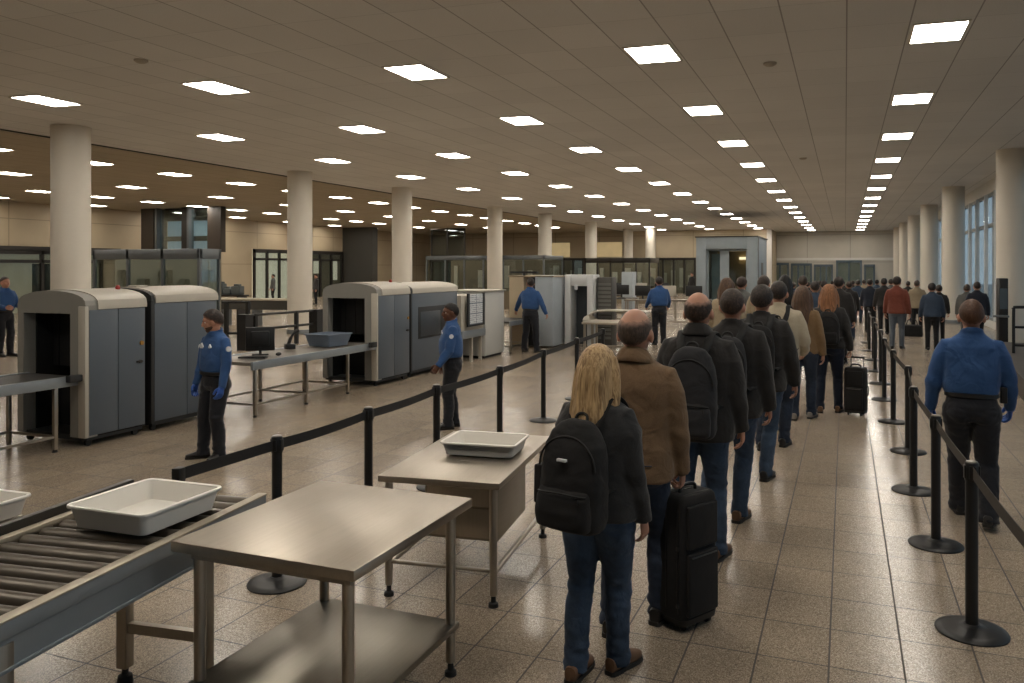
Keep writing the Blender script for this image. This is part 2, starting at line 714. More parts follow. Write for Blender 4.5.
def person(name, label, loc, face, H=1.75, top='jacket', tcol=None, legs=None, hair='short', hcol='brown',
           skin=None, shoe=None, pose=None, lod=1, group=None, woman=False, fat=1.0, glove=False, hem=0.80,
           officer=False, bald=0.0, facial=False, beard=False, belt=False, tuck=False, collar=True, headrot=(0, 0, 0), cuff=None,
           long_len=1.30, hs=1.07):
    """lod 0 near, 1 middle, 2 far. face = heading in degrees, 0 looks down the hall (+Y), 90 looks left (-X)"""
    skin = skin or SKIN
    pose = pose or {}
    root = thing(name, label, 'person', loc, R(face), group)
    k = H / (1.495 + 0.231 * hs)
    SCL = Matrix.Scale(k, 4)
    vox = (0.009, 0.014, 0.022)[lod]
    seg = (22, 16, 12)[lod]
    rnd = random.Random(hash(label) % 1000 if False else sum(ord(c) for c in label))

    # ---- skeleton
    hipx = 0.088 if not woman else 0.092
    ankL = V(pose.get('L', (-0.10, 0.03, 0.085)))
    ankR = V(pose.get('R', (0.10, -0.03, 0.085)))
    dmax = max(math.hypot(math.hypot(ankL.x + hipx, ankL.y), 0.9 - ankL.z), math.hypot(math.hypot(ankR.x - hipx, ankR.y), 0.9 - ankR.z))
    Lt = min(0.85, max(0.818, dmax * 1.002))
    L1, L2 = Lt * 0.515, Lt * 0.485
    hz = 0.90
    for a, sx in ((ankL, -1), (ankR, 1)):
        dx = math.hypot(a.x - sx * hipx, a.y)
        hz = min(hz, a.z + math.sqrt(max(0.01, (Lt * 0.999) ** 2 - dx * dx)))
    dz = hz - 0.90
    lean = pose.get('lean', 0.0)
    UP = Matrix.Translation((0, 0, dz)) @ Matrix.Translation((0, 0, 0.95)) @ Matrix.Rotation(R(-lean), 4, 'X') @ Matrix.Rotation(R(pose.get('twist', 0)), 4, 'Z') @ Matrix.Translation((0, 0, -0.95))
    hips = [V((-hipx, 0, hz)), V((hipx, 0, hz))]
    anks = [ankL, ankR]
    knees = []
    for i, a in enumerate(anks):
        fx = (-0.12, 0.12)[i]
        knees.append(ik(hips[i], a, L1, L2, V((fx, 1, 0))))
    yawf = [pose.get('fyL', 8), -pose.get('fyR', 8)]
    shx = 0.180 if not woman else 0.160
    arms = []
    for i, key in enumerate(('aL', 'aR')):
        sgn = (-1, 1)[i]
        fl, ab, el, inn = pose.get(key, (4, 9, 14, 4))
        sh = V((sgn * shx, -0.012, 1.375))
        ud = V((sgn * math.sin(R(ab)), math.sin(R(fl)) * math.cos(R(ab)), -math.cos(R(fl)) * math.cos(R(ab))))
        e = sh + ud * 0.285
        f2 = fl + el
        ab2 = ab - inn
        fd = V((sgn * math.sin(R(ab2)), math.sin(R(f2)) * math.cos(R(ab2)), -math.cos(R(f2)) * math.cos(R(ab2))))
        w = e + fd * 0.245
        arms.append((sh, e, w, fd))
    hp, hy, hr = headrot       # pitch down, yaw left, roll
    HM = UP @ Matrix.Translation(HEADC + V((0, 0, -0.03))) @ Matrix.Rotation(R(hy), 4, 'Z') @ Matrix.Rotation(R(-hp), 4, 'X') @ Matrix.Rotation(R(hr), 4, 'Y') @ Matrix.Scale(hs, 4) @ Matrix.Translation(-HEADC)

    # ---- body (continuous skin)
    up = BM()
    loft(up, [sell(0, cy, z, rx, ry, 2.3, seg) for z, rx, ry, cy in ((0.86, 0.13, 0.09, 0), (0.95, 0.145, 0.095, 0), (1.07, 0.125, 0.085, 0.0), (1.2, 0.14, 0.09, 0), (1.33, 0.155, 0.09, -0.005), (1.42, 0.13, 0.065, -0.01), (1.47, 0.07, 0.055, -0.008))])
    tube(up, [(0, -0.022, 1.40), (0, -0.012, 1.47), (0, 0.0, 1.53), (0, 0.005, 1.58)], [0.066, 0.060, 0.056, 0.055], seg)
    for i, (sh, e, w, fd) in enumerate(arms):
        tube(up, [V((sh.x * 0.6, sh.y, sh.z + 0.01)), sh, sh.lerp(e, 0.5), e, e.lerp(w, 0.35), w, w + fd * 0.01], [0.045, 0.05, 0.043, 0.036, 0.036, 0.026, 0.024], seg)
    fing = BM()
    gl_p, gl_f = BM(), BM()
    for i, (sh, e, w, fd) in enumerate(arms):
        sgn = (-1, 1)[i]
        cu = pose.get('curl', (0.45, 0.45))[i]
        n = V((-sgn, 0, 0)) if not pose.get('palm') else V(pose['palm'][i])
        n = n - fd * n.dot(fd)
        s = fd.cross(n) * (1 if sgn > 0 else -1)
        if s.y < 0 and not pose.get('palm'):
            s = -s
        hand(up, fing, w, fd, s, n, cu, 0.95 if woman else 1.0)
        if glove:
            hand(gl_p, gl_f, w, fd, s, n, cu, 1.0, 0.0035)
            tube(gl_p, [w - fd * 0.05, w, w + fd * 0.02], [0.038, 0.036, 0.034], seg)
    hb = BM()
    if True:
        ball(hb, (0, -0.012, 1.648), (0.0765, 0.098, 0.103), seg=seg + 6)
        ball(hb, (0, 0.032, 1.592), (0.058, 0.062, 0.068), seg=seg)
        ball(hb, (0, 0.055, 1.548), (0.034, 0.034, 0.026), seg=seg)
        ball(hb, (0, 0.066, 1.66), (0.052, 0.026, 0.034), seg=seg)
        if lod < 2:
            tube(hb, [(0, 0.088, 1.648), (0, 0.105, 1.618), (0, 0.112, 1.606), (0, 0.09, 1.596)], [(0.010, 0.012), (0.015, 0.014), (0.018, 0.013), (0.012, 0.008)], 10, ref=(1, 0, 0))
            ball(hb, (0, 0.085, 1.573), (0.027, 0.016, 0.012), seg=12)
        for sx in (-1, 1):
            ball(hb, (0, 0, 0), (0.012, 0.022, 0.034), M=Matrix.Translation((sx * 0.081, -0.006, 1.617)) @ Matrix.Rotation(R(sx * 14), 4, 'Z') @ Matrix.Rotation(R(-10), 4, 'X'), seg=12)
            ball(hb, (sx * 0.038, 0.055, 1.607), (0.028, 0.03, 0.03), seg=12)
    bmesh.ops.transform(hb, matrix=UP.inverted() @ HM, verts=hb.verts)
    merge(up, hb)
    bmesh.ops.transform(up, matrix=UP, verts=up.verts)
    bmesh.ops.transform(fing, matrix=UP, verts=fing.verts)
    for i in range(2):
        h, kn, a = hips[i], knees[i], anks[i]
        tube(up, [h + V((0, 0, 0.05)), h, h.lerp(kn, 0.5), kn, kn.lerp(a, 0.35), a, a - V((0, 0, 0.03))], [0.07, 0.075, 0.060, 0.042, 0.042, 0.032, 0.034], seg)
        fy = Matrix.Rotation(R(yawf[i]), 3, 'Z')
        tube(up, [a + fy @ V((0, -0.04, -0.05)), a + fy @ V((0, 0.02, -0.04)), a + fy @ V((0, 0.13, -0.06))], [(0.03, 0.03), (0.034, 0.034), (0.03, 0.015)], 10, ref=(1, 0, 0))
    me = remesh(up, 0.0065 if (lod == 0 or facial) else vox, 2, 'body')
    inv = HM.inverted()
    if lod < 2:
        for v in me.vertices:
            q = inv @ v.co
            if q.z > 1.52 and q.y > 0.03:
                d = 0.0
                for sx in (-1, 1):
                    r = math.hypot((q.x - sx * 0.032) / 0.022, (q.z - 1.637) / 0.013)
                    d += 0.010 * max(0, 1 - r * r) if r < 1 else 0
                r = math.hypot(q.x / 0.03, (q.z - 1.5725) / 0.004)
                if r < 1:
                    d += 0.006 * (1 - r)
                if d:
                    q.y -= d
                    v.co = HM @ q
    me = join_mesh(me, fing)
    me.transform(SCL)
    body = link('body', me, skin, root)

    if glove:
        bmesh.ops.transform(gl_p, matrix=UP, verts=gl_p.verts)
        bmesh.ops.transform(gl_f, matrix=UP, verts=gl_f.verts)
        # one glove per hand
        for i in range(2):
            w = UP @ arms[i][2]
            bp, bf = gl_p.copy(), gl_f.copy()
            for b_ in (bp, bf):
                bmesh.ops.delete(b_, geom=[v for v in b_.verts if (v.co.x < 0) != (i == 0)], context='VERTS')
            m2 = join_mesh(mesh_of(bp, 'glove', 180), bf)
            m2.transform(SCL)
            g_ = link('glove', m2, GLOVE, root)
            g_['label'] = 'blue disposable glove'
        gl_p.free(); gl_f.free()
    else:
        gl_p.free(); gl_f.free()

    # ---- face details
    if facial:
        for sx in (-1, 1):
            b_ = BM(); ball(b_, (sx * 0.032, 0.066, 1.637), (0.0115, 0.0125, 0.0095), M=HM, seg=14)
            m2 = mesh_of(b_, 'eye'); m2.transform(SCL); eo = link('eye', m2, EYE_W, root)
            b_ = BM(); ball(b_, (sx * 0.032, 0.0755, 1.637), (0.0058, 0.0042, 0.0058), M=HM, seg=12)
            m2 = mesh_of(b_, 'iris'); m2.transform(SCL); link('iris', m2, EYE_D, eo)
            b_ = BM(); tube(b_, [HM @ V((sx * 0.014, 0.094, 1.655)), HM @ V((sx * 0.032, 0.092, 1.661)), HM @ V((sx * 0.05, 0.078, 1.655))], [0.003, 0.004, 0.002], 6)
            m2 = mesh_of(b_, 'eyebrow'); m2.transform(SCL); link('eyebrow', m2, HAIR['dark'], root)
        b_ = BM(); ball(b_, (0, 0.0935, 1.573), (0.022, 0.008, 0.0075), M=HM, seg=12)
        m2 = mesh_of(b_, 'mouth'); m2.transform(SCL); link('mouth', m2, LIP, root)
    if beard:
        b_ = BM()
        ball(b_, (0, 0.032, 1.582), (0.0605, 0.0645, 0.052), seg=22)
        ball(b_, (0, 0.060, 1.545), (0.036, 0.0345, 0.0265), seg=16)
        m2 = remesh(b_, 0.008, 1, 'beard')
        for v in m2.vertices:
            q = v.co
            if q.z > 1.583 or (q.y > 0.08 and abs(q.x) < 0.026 and q.z > 1.562):
                q.y -= 0.02 + (q.z - 1.56) * 0.5
                q.x *= 0.86
        m2.transform(SCL @ HM)
        link('beard', m2, plain('beard_stubble', C(84, 60, 46), 0.7, 0, 0.3, 160.0), root)

    # ---- hair
    hm = HAIR[hcol]
    if hair != 'none':
        t = bmesh.new()
        bmesh.ops.create_uvsphere(t, u_segments=(56, 36, 22)[lod], v_segments=(40, 26, 16)[lod], radius=1.0)
        vol = {'short': 0.007, 'full': 0.016, 'long': 0.014, 'bun': 0.008, 'tail': 0.010}[hair]
        kill = []
        fl_ = t.verts.layers.float.new('fade')
        for v in t.verts:
            n = v.co.copy()
            thr = -1.12 + (n.y + 1) / 2 * 1.62 + 0.07 * noise.noise(n * 4) + 0.07 * noise.noise(n * 11)
            if abs(n.x) > 0.75 and n.y > -0.25 and hair == 'short':
                thr += 0.06
            m = n.z - thr
            if bald:
                cdir = V((0, -0.18, 0.98)).normalized()
                ang = n.angle(cdir) + 0.10 * noise.noise(n * 5)
                m = min(m, (ang - bald) * 0.9 + 0.05)
                if n.y > 0.1 and n.z > 0.3:
                    m = min(m, -0.1)
            off = max(-0.02, min(1.0, m / 0.36) * (vol + 0.006) - 0.006)
            off += 0.0028 * noise.noise(V((n.x * 9, n.y * 9, n.z * 5))) if m > 0.1 else 0
            v.co = V((n.x * (0.0765 + off), -0.012 + n.y * (0.098 + off), 1.648 + n.z * (0.103 + off)))
            v[fl_] = max(0.0, min(1.0, (m - 0.12) / 0.30))
            if m < -0.35:
                kill.append(v)
        bmesh.ops.delete(t, geom=kill, context='VERTS')
        capm = bpy.data.meshes.new('hair')
        if hair in ('long', 'tail', 'bun'):
            t2 = BM()
            if hair == 'long':
                zb = long_len
                loft(t2, [sell(0, cy, z, rx, ry, 2.2, 26) for z, rx, ry, cy in (
                    (1.735, 0.045, 0.055, -0.02), (1.70, 0.078, 0.08, -0.03), (1.65, 0.090, 0.084, -0.045), (1.58, 0.097, 0.078, -0.062), (1.50, 0.101, 0.066, -0.078),
                    (1.44, 0.100, 0.056, -0.098), (zb + 0.07, 0.086, 0.045, -0.118), (zb + 0.02, 0.078, 0.034, -0.125), (zb, 0.05, 0.02, -0.125))])
                for sx in (-1, 1):
                    tube(t2, cr([(sx * 0.06, 0.01, 1.70), (sx * 0.088, 0.0, 1.62), (sx * 0.098, -0.02, 1.54), (sx * 0.105, -0.045, 1.46), (sx * 0.085, -0.075, 1.39)], 3), [0.03] * 4 + [0.032] * 4 + [0.03] * 4 + [0.02], 10)
            elif hair == 'tail':
                tube(t2, cr([(0, -0.09, 1.66), (0, -0.135, 1.645), (0, -0.15, 1.58), (0, -0.14, 1.50), (0, -0.135, 1.44)], 4), [0.028] * 4 + [0.034] * 4 + [0.034] * 4 + [0.026] * 4 + [0.008], 12)
            else:
                ball(t2, (0, -0.115, 1.66), (0.045, 0.04, 0.045))
            m2 = remesh(t2, max(0.009, vox * 0.8), 2, 'hair')
            fr = 1.0

            def strands(c):
                a = math.atan2(c[0], -(c[1] + 0.02))
                w = max(0.0, min(1.0, (1.72 - c[2]) / 0.1))
                return w * (0.007 * noise.noise(V((a * 5.0, c[2] * 2.0, 0.3))) + 0.003 * noise.noise(V((a * 17.0, c[2] * 4.0, 2.7))))
            displace(m2, strands)
            for v in m2.vertices:
                if v.co.z < long_len + 0.06 and hair == 'long':
                    v.co.z += 0.03 * noise.noise(V((v.co.x * 60, 0, 5)))
            m2 = join_mesh(m2, t)
            capm = m2
        else:
            t.to_mesh(capm); t.free()
            capm.polygons.foreach_set('use_smooth', [True] * len(capm.polygons))
        capm.transform(SCL @ HM)
        link('hair', capm, hm if hair in ('long', 'tail', 'bun') else hairmat('cropped_' + hcol + ('_d' if skin is SKIN_D else ''), HCOL[hcol], None, C(70, 46, 35) if skin is SKIN_D else C(150, 112, 94)), root)

    # ---- trousers
    tr = BM()
    f_ = fat
    wq = 1.06 if woman else 1.0
    loft(tr, [sell(0, cy + (-0.006), z + dz, rx * f_ * wq, ry * f_, 2.4, seg + 4) for z, rx, ry, cy in ((0.80, 0.13, 0.095, -0.005), (0.86, 0.168, 0.118, -0.01), (0.92, 0.17, 0.12, -0.012), (0.98, 0.158, 0.11, -0.004), (1.04, 0.15, 0.103, 0))])
    fit = pose.get('fit', 1.18 if officer or tuck else 1.0)
    for i in range(2):
        h, kn, a = hips[i], knees[i], anks[i]
        sx = (-1, 1)[i]
        ball(tr, (sx * 0.078, -0.055, hz - 0.03), (0.09 * f_, 0.085 * f_, 0.10), seg=seg)
        hem_p = a + V((0, -0.006, -0.045))
        tube(tr, [h + V((0, -0.008, 0.02)), h + V((sx * 0.008, -0.008, -0.06)), h.lerp(kn, 0.5) + V((0, -0.006, 0)), kn, kn.lerp(a, 0.4) + V((0, -0.018, 0)), kn.lerp(a, 0.8) + V((0, -0.006, 0)), hem_p],
             [0.10 * f_, 0.101 * f_, 0.086 * f_, 0.068 * fit, 0.066 * fit, 0.060 * fit, 0.063 * fit], seg)
    me = remesh(tr, vox, 3 if lod == 0 else 2, 'trousers')
    if lod < 2:
        s0 = rnd.random() * 50

        def wr(c):
            z = c[2]
            kz = math.exp(-((z - 0.47) / 0.10) ** 2) + 1.3 * math.exp(-((z - 0.12) / 0.09) ** 2) + 0.8 * math.exp(-((z - 0.80) / 0.08) ** 2) + 0.25
            return 0.0085 * kz * noise.noise(V((c[0] * 9 + s0, c[1] * 9, z * 26 + 3 * c[0]))) + 0.004 * noise.noise(V((c[0] * 14, c[1] * 14 + s0, z * 7)))
        displace(me, wr)
    me.transform(SCL)
    trs = link('trousers', me, legs or denim('denim_blue', C(52, 72, 104)), root)
    if lod == 0 and not tuck:
        b_ = BM()       # back pockets
        for sx in (-1, 1):
            tube(b_, [(sx * 0.075 - 0.055, -0.142 * f_, hz + 0.02), (sx * 0.075, -0.155 * f_, hz + 0.018), (sx * 0.075 + 0.055, -0.142 * f_, hz + 0.02)], 0.003, 6)
        m2 = mesh_of(b_, 'pocket_seam'); m2.transform(SCL)
        link('pocket_seam', m2, legs, trs)

    # ---- top garment
    jk = BM()
    if tuck:
        prof = ((1.00, 0.158, 0.112, 0), (1.05, 0.172, 0.122, 0), (1.12, 0.178, 0.126, 0), (1.22, 0.180, 0.124, 0), (1.32, 0.188, 0.120, -0.005))
    else:
        prof = ((hem, 0.183, 0.135, -0.006), (hem + 0.04, 0.186, 0.137, -0.006), (0.98, 0.182, 0.130, -0.002), (1.08, 0.176, 0.124, 0), (1.2, 0.184, 0.125, 0), (1.31, 0.194, 0.123, -0.006))
    prof = prof + ((1.375, 0.186, 0.110, -0.012), (1.42, 0.160, 0.092, -0.014), (1.462, 0.102, 0.076, -0.012), (1.492, 0.072, 0.066, -0.008))
    wx = 0.94 if woman else 1.0
    bulk = pose.get('bulk', 1.0)
    loft(jk, [sell(0, cy, z, rx * (wx if z > 1.0 else 1.0) * (f_ if z < 1.36 else 1) * bulk, ry * (f_ if z < 1.3 else 1) * bulk, 2.5, seg + 8) for z, rx, ry, cy in prof])
    slv = 1.0 if not tuck else 0.93
    if woman:
        slv *= 0.9
    for i, (sh, e, w, fd) in enumerate(arms):
        tube(jk, [V((sh.x * 0.45, sh.y, sh.z + 0.015)), V((sh.x * 0.97, sh.y, sh.z + 0.002)), sh.lerp(e, 0.3), sh.lerp(e, 0.7), e, e.lerp(w, 0.4), e.lerp(w, 0.85), w + fd * 0.012],
             [r * slv * bulk for r in (0.056, 0.064, 0.070, 0.066, 0.060, 0.057, 0.047, 0.044)], seg)
    if collar:
        rings = []
        for j in range(20):
            a = 2 * PI * j / 20
            p = V((0.071 * math.cos(a), -0.012 + 0.070 * math.sin(a), 1.487 - 0.022 * math.sin(a)))
            rad = V((math.cos(a), math.sin(a), 0))
            rings.append([p + rad * (0.013 * math.cos(b)) + V((0, 0, 0.024 * math.sin(b))) for b in [2 * PI * q / 8 for q in range(8)]])
        loft(jk, rings, closed=True)
    bmesh.ops.transform(jk, matrix=UP, verts=jk.verts)
    me = remesh(jk, vox, 3 if lod == 0 else 2, top)
    if lod < 2:
        s1 = rnd.random() * 50
        elb = [UP @ a[1] for a in arms]
        wri = [UP @ a[2] for a in arms]

        def wr2(c):
            p = V(c)
            ke = sum(math.exp(-((p - q).length / 0.10) ** 2) for q in elb) + 0.7 * sum(math.exp(-((p - q).length / 0.10) ** 2) for q in wri)
            low = math.exp(-((p.z - (1.02 + dz if tuck else hem + 0.12)) / 0.10) ** 2)
            return (0.0035 + 0.007 * ke + 0.004 * low) * noise.noise(V((p.x * 9 + s1, p.y * 9, p.z * 13 + p.x * 5))) + 0.006 * noise.noise(V((p.x * 4, p.y * 4 + s1, p.z * 5)))
        displace(me, wr2)
    me.transform(SCL)
    tp = link(top, me, tcol, root)
    if lod == 0 and top == 'jacket':
        # turned-down collar
        def rg(z, rx, ry, cy, drop):
            return [V((rx * math.cos(2 * PI * j / 30), cy + ry * math.sin(2 * PI * j / 30), z - drop * math.sin(2 * PI * j / 30))) for j in range(30)]
        b_ = BM()
        loft(b_, [rg(1.506, 0.068, 0.066, -0.010, 0.03), rg(1.520, 0.076, 0.074, -0.012, 0.03), rg(1.508, 0.086, 0.083, -0.014, 0.03), rg(1.470, 0.108, 0.094, -0.018, 0.03), rg(1.448, 0.122, 0.102, -0.020, 0.03), rg(1.442, 0.120, 0.098, -0.020, 0.03), rg(1.470, 0.098, 0.084, -0.016, 0.03)], closed=True)
        m2 = mesh_of(b_, 'collar', 70)
        displace(m2, lambda c: 0.003 * noise.noise(V((c[0] * 14, c[1] * 14, c[2] * 14))))
        m2.transform(SCL @ UP)
        link('collar', m2, tcol, tp)
    if belt:
        b_ = BM()
        loft(b_, [sell(0, 0, 0.985, 0.163 * f_, 0.118 * f_, 2.4, 32), sell(0, 0, 0.99, 0.172 * f_, 0.127 * f_, 2.4, 32), sell(0, 0, 1.02, 0.172 * f_, 0.127 * f_, 2.4, 32), sell(0, 0, 1.025, 0.163 * f_, 0.118 * f_, 2.4, 32)])
        m2 = mesh_of(b_, 'belt'); m2.transform(SCL @ UP)
        link('belt', m2, BELT, root)

    # ---- shoes
    shoe = shoe or SHOE_BLK
    for i, a in enumerate(anks):
        MM = SCL @ Matrix.Translation((a.x, a.y, a.z - 0.085)) @ Matrix.Rotation(R(yawf[i]), 4, 'Z')
        tip = pose.get('tip', (0, 0))[i]
        if tip:
            MM = MM @ Matrix.Translation((0, 0.1, 0.0)) @ Matrix.Rotation(R(-tip), 4, 'X') @ Matrix.Translation((0, -0.1, 0.0))
        b_ = BM()
        rings = []
        for y, hw, h in ((-0.085, 0.020, 0.05), (-0.078, 0.032, 0.075), (-0.04, 0.037, 0.088), (0.02, 0.038, 0.09), (0.07, 0.043, 0.072), (0.12, 0.046, 0.055), (0.16, 0.040, 0.046), (0.185, 0.022, 0.036)):
            rings.append([V((hw * math.copysign(abs(math.cos(t)) ** 0.75, math.cos(t)), y, 0.012 + h / 2 + h / 2 * math.copysign(abs(math.sin(t)) ** 0.8, math.sin(t)))) for t in [2 * PI * j / 14 for j in range(14)]])
        loft(b_, rings)
        m2 = mesh_of(b_, 'shoe', 50); m2.transform(MM)
        so = link('shoe', m2, shoe, root)
        if lod < 2:
            b_ = BM()
            pr = [(-0.09, 0.022), (-0.08, 0.034), (-0.04, 0.040), (0.02, 0.039), (0.08, 0.046), (0.13, 0.048), (0.17, 0.040), (0.192, 0.020)]
            out = [(w, y) for y, w in pr] + [(-w, y) for y, w in pr[::-1]]
            loft(b_, [[V((x, y, 0.0)) for x, y in out], [V((x, y, 0.022)) for x, y in out]])
            m2 = mesh_of(b_, 'sole'); m2.transform(MM)
            link('sole', m2, SOLE, so)

    # ---- officer marks: shoulder patch on each sleeve, badge on the chest
    if officer:
        for i, (sh, e, w, fd) in enumerate(arms):
            sgn = (-1, 1)[i]
            p = UP @ sh.lerp(e, 0.30)
            ax = (UP.to_3x3() @ (V((sgn, 0.15, 0.05)))).normalized()
            b_ = BM(); cyl(b_, p + ax * 0.062, p + ax * 0.078, 0.030, 20)
            m2 = mesh_of(b_, 'sleeve_patch'); m2.transform(SCL); po = link('sleeve_patch', m2, BADGE, tp)
            po['label'] = 'round white and blue sleeve patch'
        for sx, r in ((-0.075, 0.5), (0.08, 1.0)):
            p = UP @ V((sx, 0.108, 1.325))
            ax = V((0, 1, 0.15)).normalized()
            b_ = BM()
            star = [(0.0, 0.034), (0.012, 0.012), (0.032, -0.012), (0.018, -0.030), (-0.018, -0.030), (-0.032, -0.012), (-0.012, 0.012)]
            sc = 1.0 if r == 1.0 else 0.7
            loft(b_, [[p + V((x * sc, 0.0, z * sc)) for x, z in star], [p + V((x * sc, 0.02, z * sc)) for x, z in star]])
            m2 = mesh_of(b_, 'chest_badge'); m2.transform(SCL); po = link('chest_badge', m2, BADGE, tp)
            po['label'] = 'white chest badge'
    root['_k'] = k
    info = {'root': root, 'k': k, 'UP': UP, 'dz': dz, 'wrist': [root.matrix_basis @ (SCL @ UP @ a[2]) for a in arms],
            'hand': [(SCL @ UP @ (a[2] + a[3] * 0.085)) for a in arms], 'SCL': SCL, 'f': face, 'loc': V(loc)}
    del root['_k']
    return info


def wpos(info, p):
    """local point of a person -> hall"""
    return info['loc'] + Matrix.Rotation(R(info['f']), 3, 'Z') @ V(p)


BP_BLK = fabric('black_nylon', C(36, 35, 35), 0.25, 1200, 0.05, 0.35)
BP_GRY = fabric('charcoal_nylon', C(46, 46, 48), 0.25, 1200, 0.05, 0.35)
BP_TRIM = plain('webbing_black', C(18, 18, 18), 0.75)


def backpack(label, info, mat, w=0.33, h=0.50, d=0.20, top=1.44, back=-0.125, lod=0, tab=False, group=None, one_strap=False, name='backpack', flap=False):
    """daypack worn on the back; built in the wearer's frame"""
    k, UP = info['k'], info['UP']
    root = thing(name, label, 'backpack', info['loc'], R(info['f']), group)
    SM = info['SCL'] @ UP
    zb = top - h
    cy = back - d / 2
    t = BM()
    loft(t, [sell(0, cy + dy, zb + h * q, w / 2 * a, d / 2 * b, 3.0, 32) for q, a, b, dy in (
        (0, 0.80, 0.70, 0.01), (0.03, 0.93, 0.9, 0.0), (0.10, 1.0, 1.0, 0), (0.35, 1.0, 1.0, 0), (0.6, 0.97, 0.92, 0.006), (0.78, 0.90, 0.78, 0.014),
        (0.90, 0.74, 0.60, 0.024), (0.97, 0.52, 0.42, 0.034), (1.0, 0.30, 0.25, 0.04))])
    me = remesh(t, (0.010, 0.013, 0.02)[lod], 3, 'pack_body')
    displace(me, lambda c: 0.007 * noise.noise(V((c[0] * 9 + 4, c[1] * 7, c[2] * 8))) + 0.004 * noise.noise(V((c[0] * 16, c[1] * 10, c[2] * 26))))
    me.transform(SM)
    pb = link('pack_body', me, mat, root)
    # front pocket
    t = BM()
    loft(t, [sell(0, cy - d * 0.40 + dy, zb + h * q, w * 0.43 * a, d * 0.27 * b, 3.2, 28) for q, a, b, dy in (
        (0.03, 0.85, 0.6, 0.01), (0.06, 0.97, 0.9, 0), (0.2, 1.0, 1.0, -0.004), (0.33, 0.98, 0.9, 0), (0.40, 0.93, 0.6, 0.015), (0.43, 0.8, 0.3, 0.03))])
    me = remesh(t, (0.009, 0.013, 0.02)[lod], 2, 'front_pocket')
    displace(me, lambda c: 0.006 * noise.noise(V((c[0] * 11 + 9, c[1] * 7, c[2] * 20))))
    me.transform(SM)
    fp = link('front_pocket', me, mat, root)
    for i in ((0, 1) if not one_strap else (1,)):
        sx = (-1, 1)[i]
        t = BM()
        path = cr([(sx * 0.06, back - 0.03, top - 0.05), (sx * 0.085, back + 0.01, top + 0.012), (sx * 0.098, -0.055, 1.478), (sx * 0.107, 0.02, 1.468), (sx * 0.112, 0.085, 1.41), (sx * 0.116, 0.128, 1.32),
                   (sx * 0.13, 0.130, 1.20), (sx * 0.165, 0.07, 1.10), (sx * 0.17, -0.05, 1.04), (sx * 0.13, back - 0.03, 1.02)], 5)
        nrm = [0.027] * len(path)
        tube(t, path, [(r_, 0.011) for r_ in nrm], 10, ref=(1, 0, 0))
        me = mesh_of(t, 'shoulder_strap', 60); me.transform(SM)
        link('shoulder_strap', me, BP_TRIM if lod else mat, root)
    if lod < 2:
        t = BM()
        tube(t, cr([(-0.035, back - 0.05, top - 0.03), (-0.03, back - 0.035, top + 0.015), (0, back - 0.03, top + 0.028), (0.03, back - 0.035, top + 0.015), (0.035, back - 0.05, top - 0.03)], 4), (0.008), 8)
        me = mesh_of(t, 'grab_handle', 60); me.transform(SM); link('grab_handle', me, BP_TRIM, root)
        # zips
        t = BM()
        pts = []
        for j in range(17):
            a = PI * j / 16
            x = math.cos(a) * w * 0.455
            z = zb + h * 0.58 + math.sin(a) * h * 0.29
            q = (z - zb) / h
            pts.append((x, cy - d * 0.5 * (0.90 - 0.50 * max(0, q - 0.6) / 0.3) * (1 - 0.55 * (abs(x) / (w * 0.5)) ** 4) - 0.004, z))
        tube(t, pts, 0.0055, 8)
        me = mesh_of(t, 'zip', 60); me.transform(SM); link('zip', me, BP_TRIM, root)
        t = BM()
        tube(t, [(x * w * 0.43, cy - d * 0.64 + abs(x) ** 4 * 0.05, zb + h * 0.36 + 0.012 * (1 - x * x)) for x in [-0.9 + 0.15 * j for j in range(13)]], 0.005, 8)
        me = mesh_of(t, 'pocket_zip', 60); me.transform(SM); link('pocket_zip', me, BP_TRIM, fp)
        t = BM(); box(t, w * 0.30, w * 0.30 + 0.006, cy - d * 0.66, cy - d * 0.62, zb + h * 0.31, zb + h * 0.355, 0.002)
        me = mesh_of(t, 'zip_pull', 60); me.transform(SM); link('zip_pull', me, BP_TRIM, fp)
    if tab:
        t = BM(); box(t, -0.03, 0.022, cy - d * 0.475 - 0.008, cy - d * 0.475 + 0.012, zb + h * 0.655, zb + h * 0.68, 0.002)
        me = mesh_of(t, 'brand_tab', 60); me.transform(SM)
        o = link('maker_tab', me, BADGE, root)
        o['label'] = 'small white fabric tab'
    if flap:
        t = BM()
        box(t, -w / 2 - 0.045, -w / 2 + 0.02, cy - 0.035, cy + 0.04, zb + 0.10, zb + 0.30, 0.012)
        me = mesh_of(t, 'side_pocket', 60); me.transform(SM)
        link('side_pocket', me, mat, root)
    return root


SUIT = fabric('suitcase_nylon', C(34, 33, 33), 0.2, 1000, 0.05, 0.15)
SUIT_T = plain('suitcase_plastic', C(16, 16, 16), 0.45)


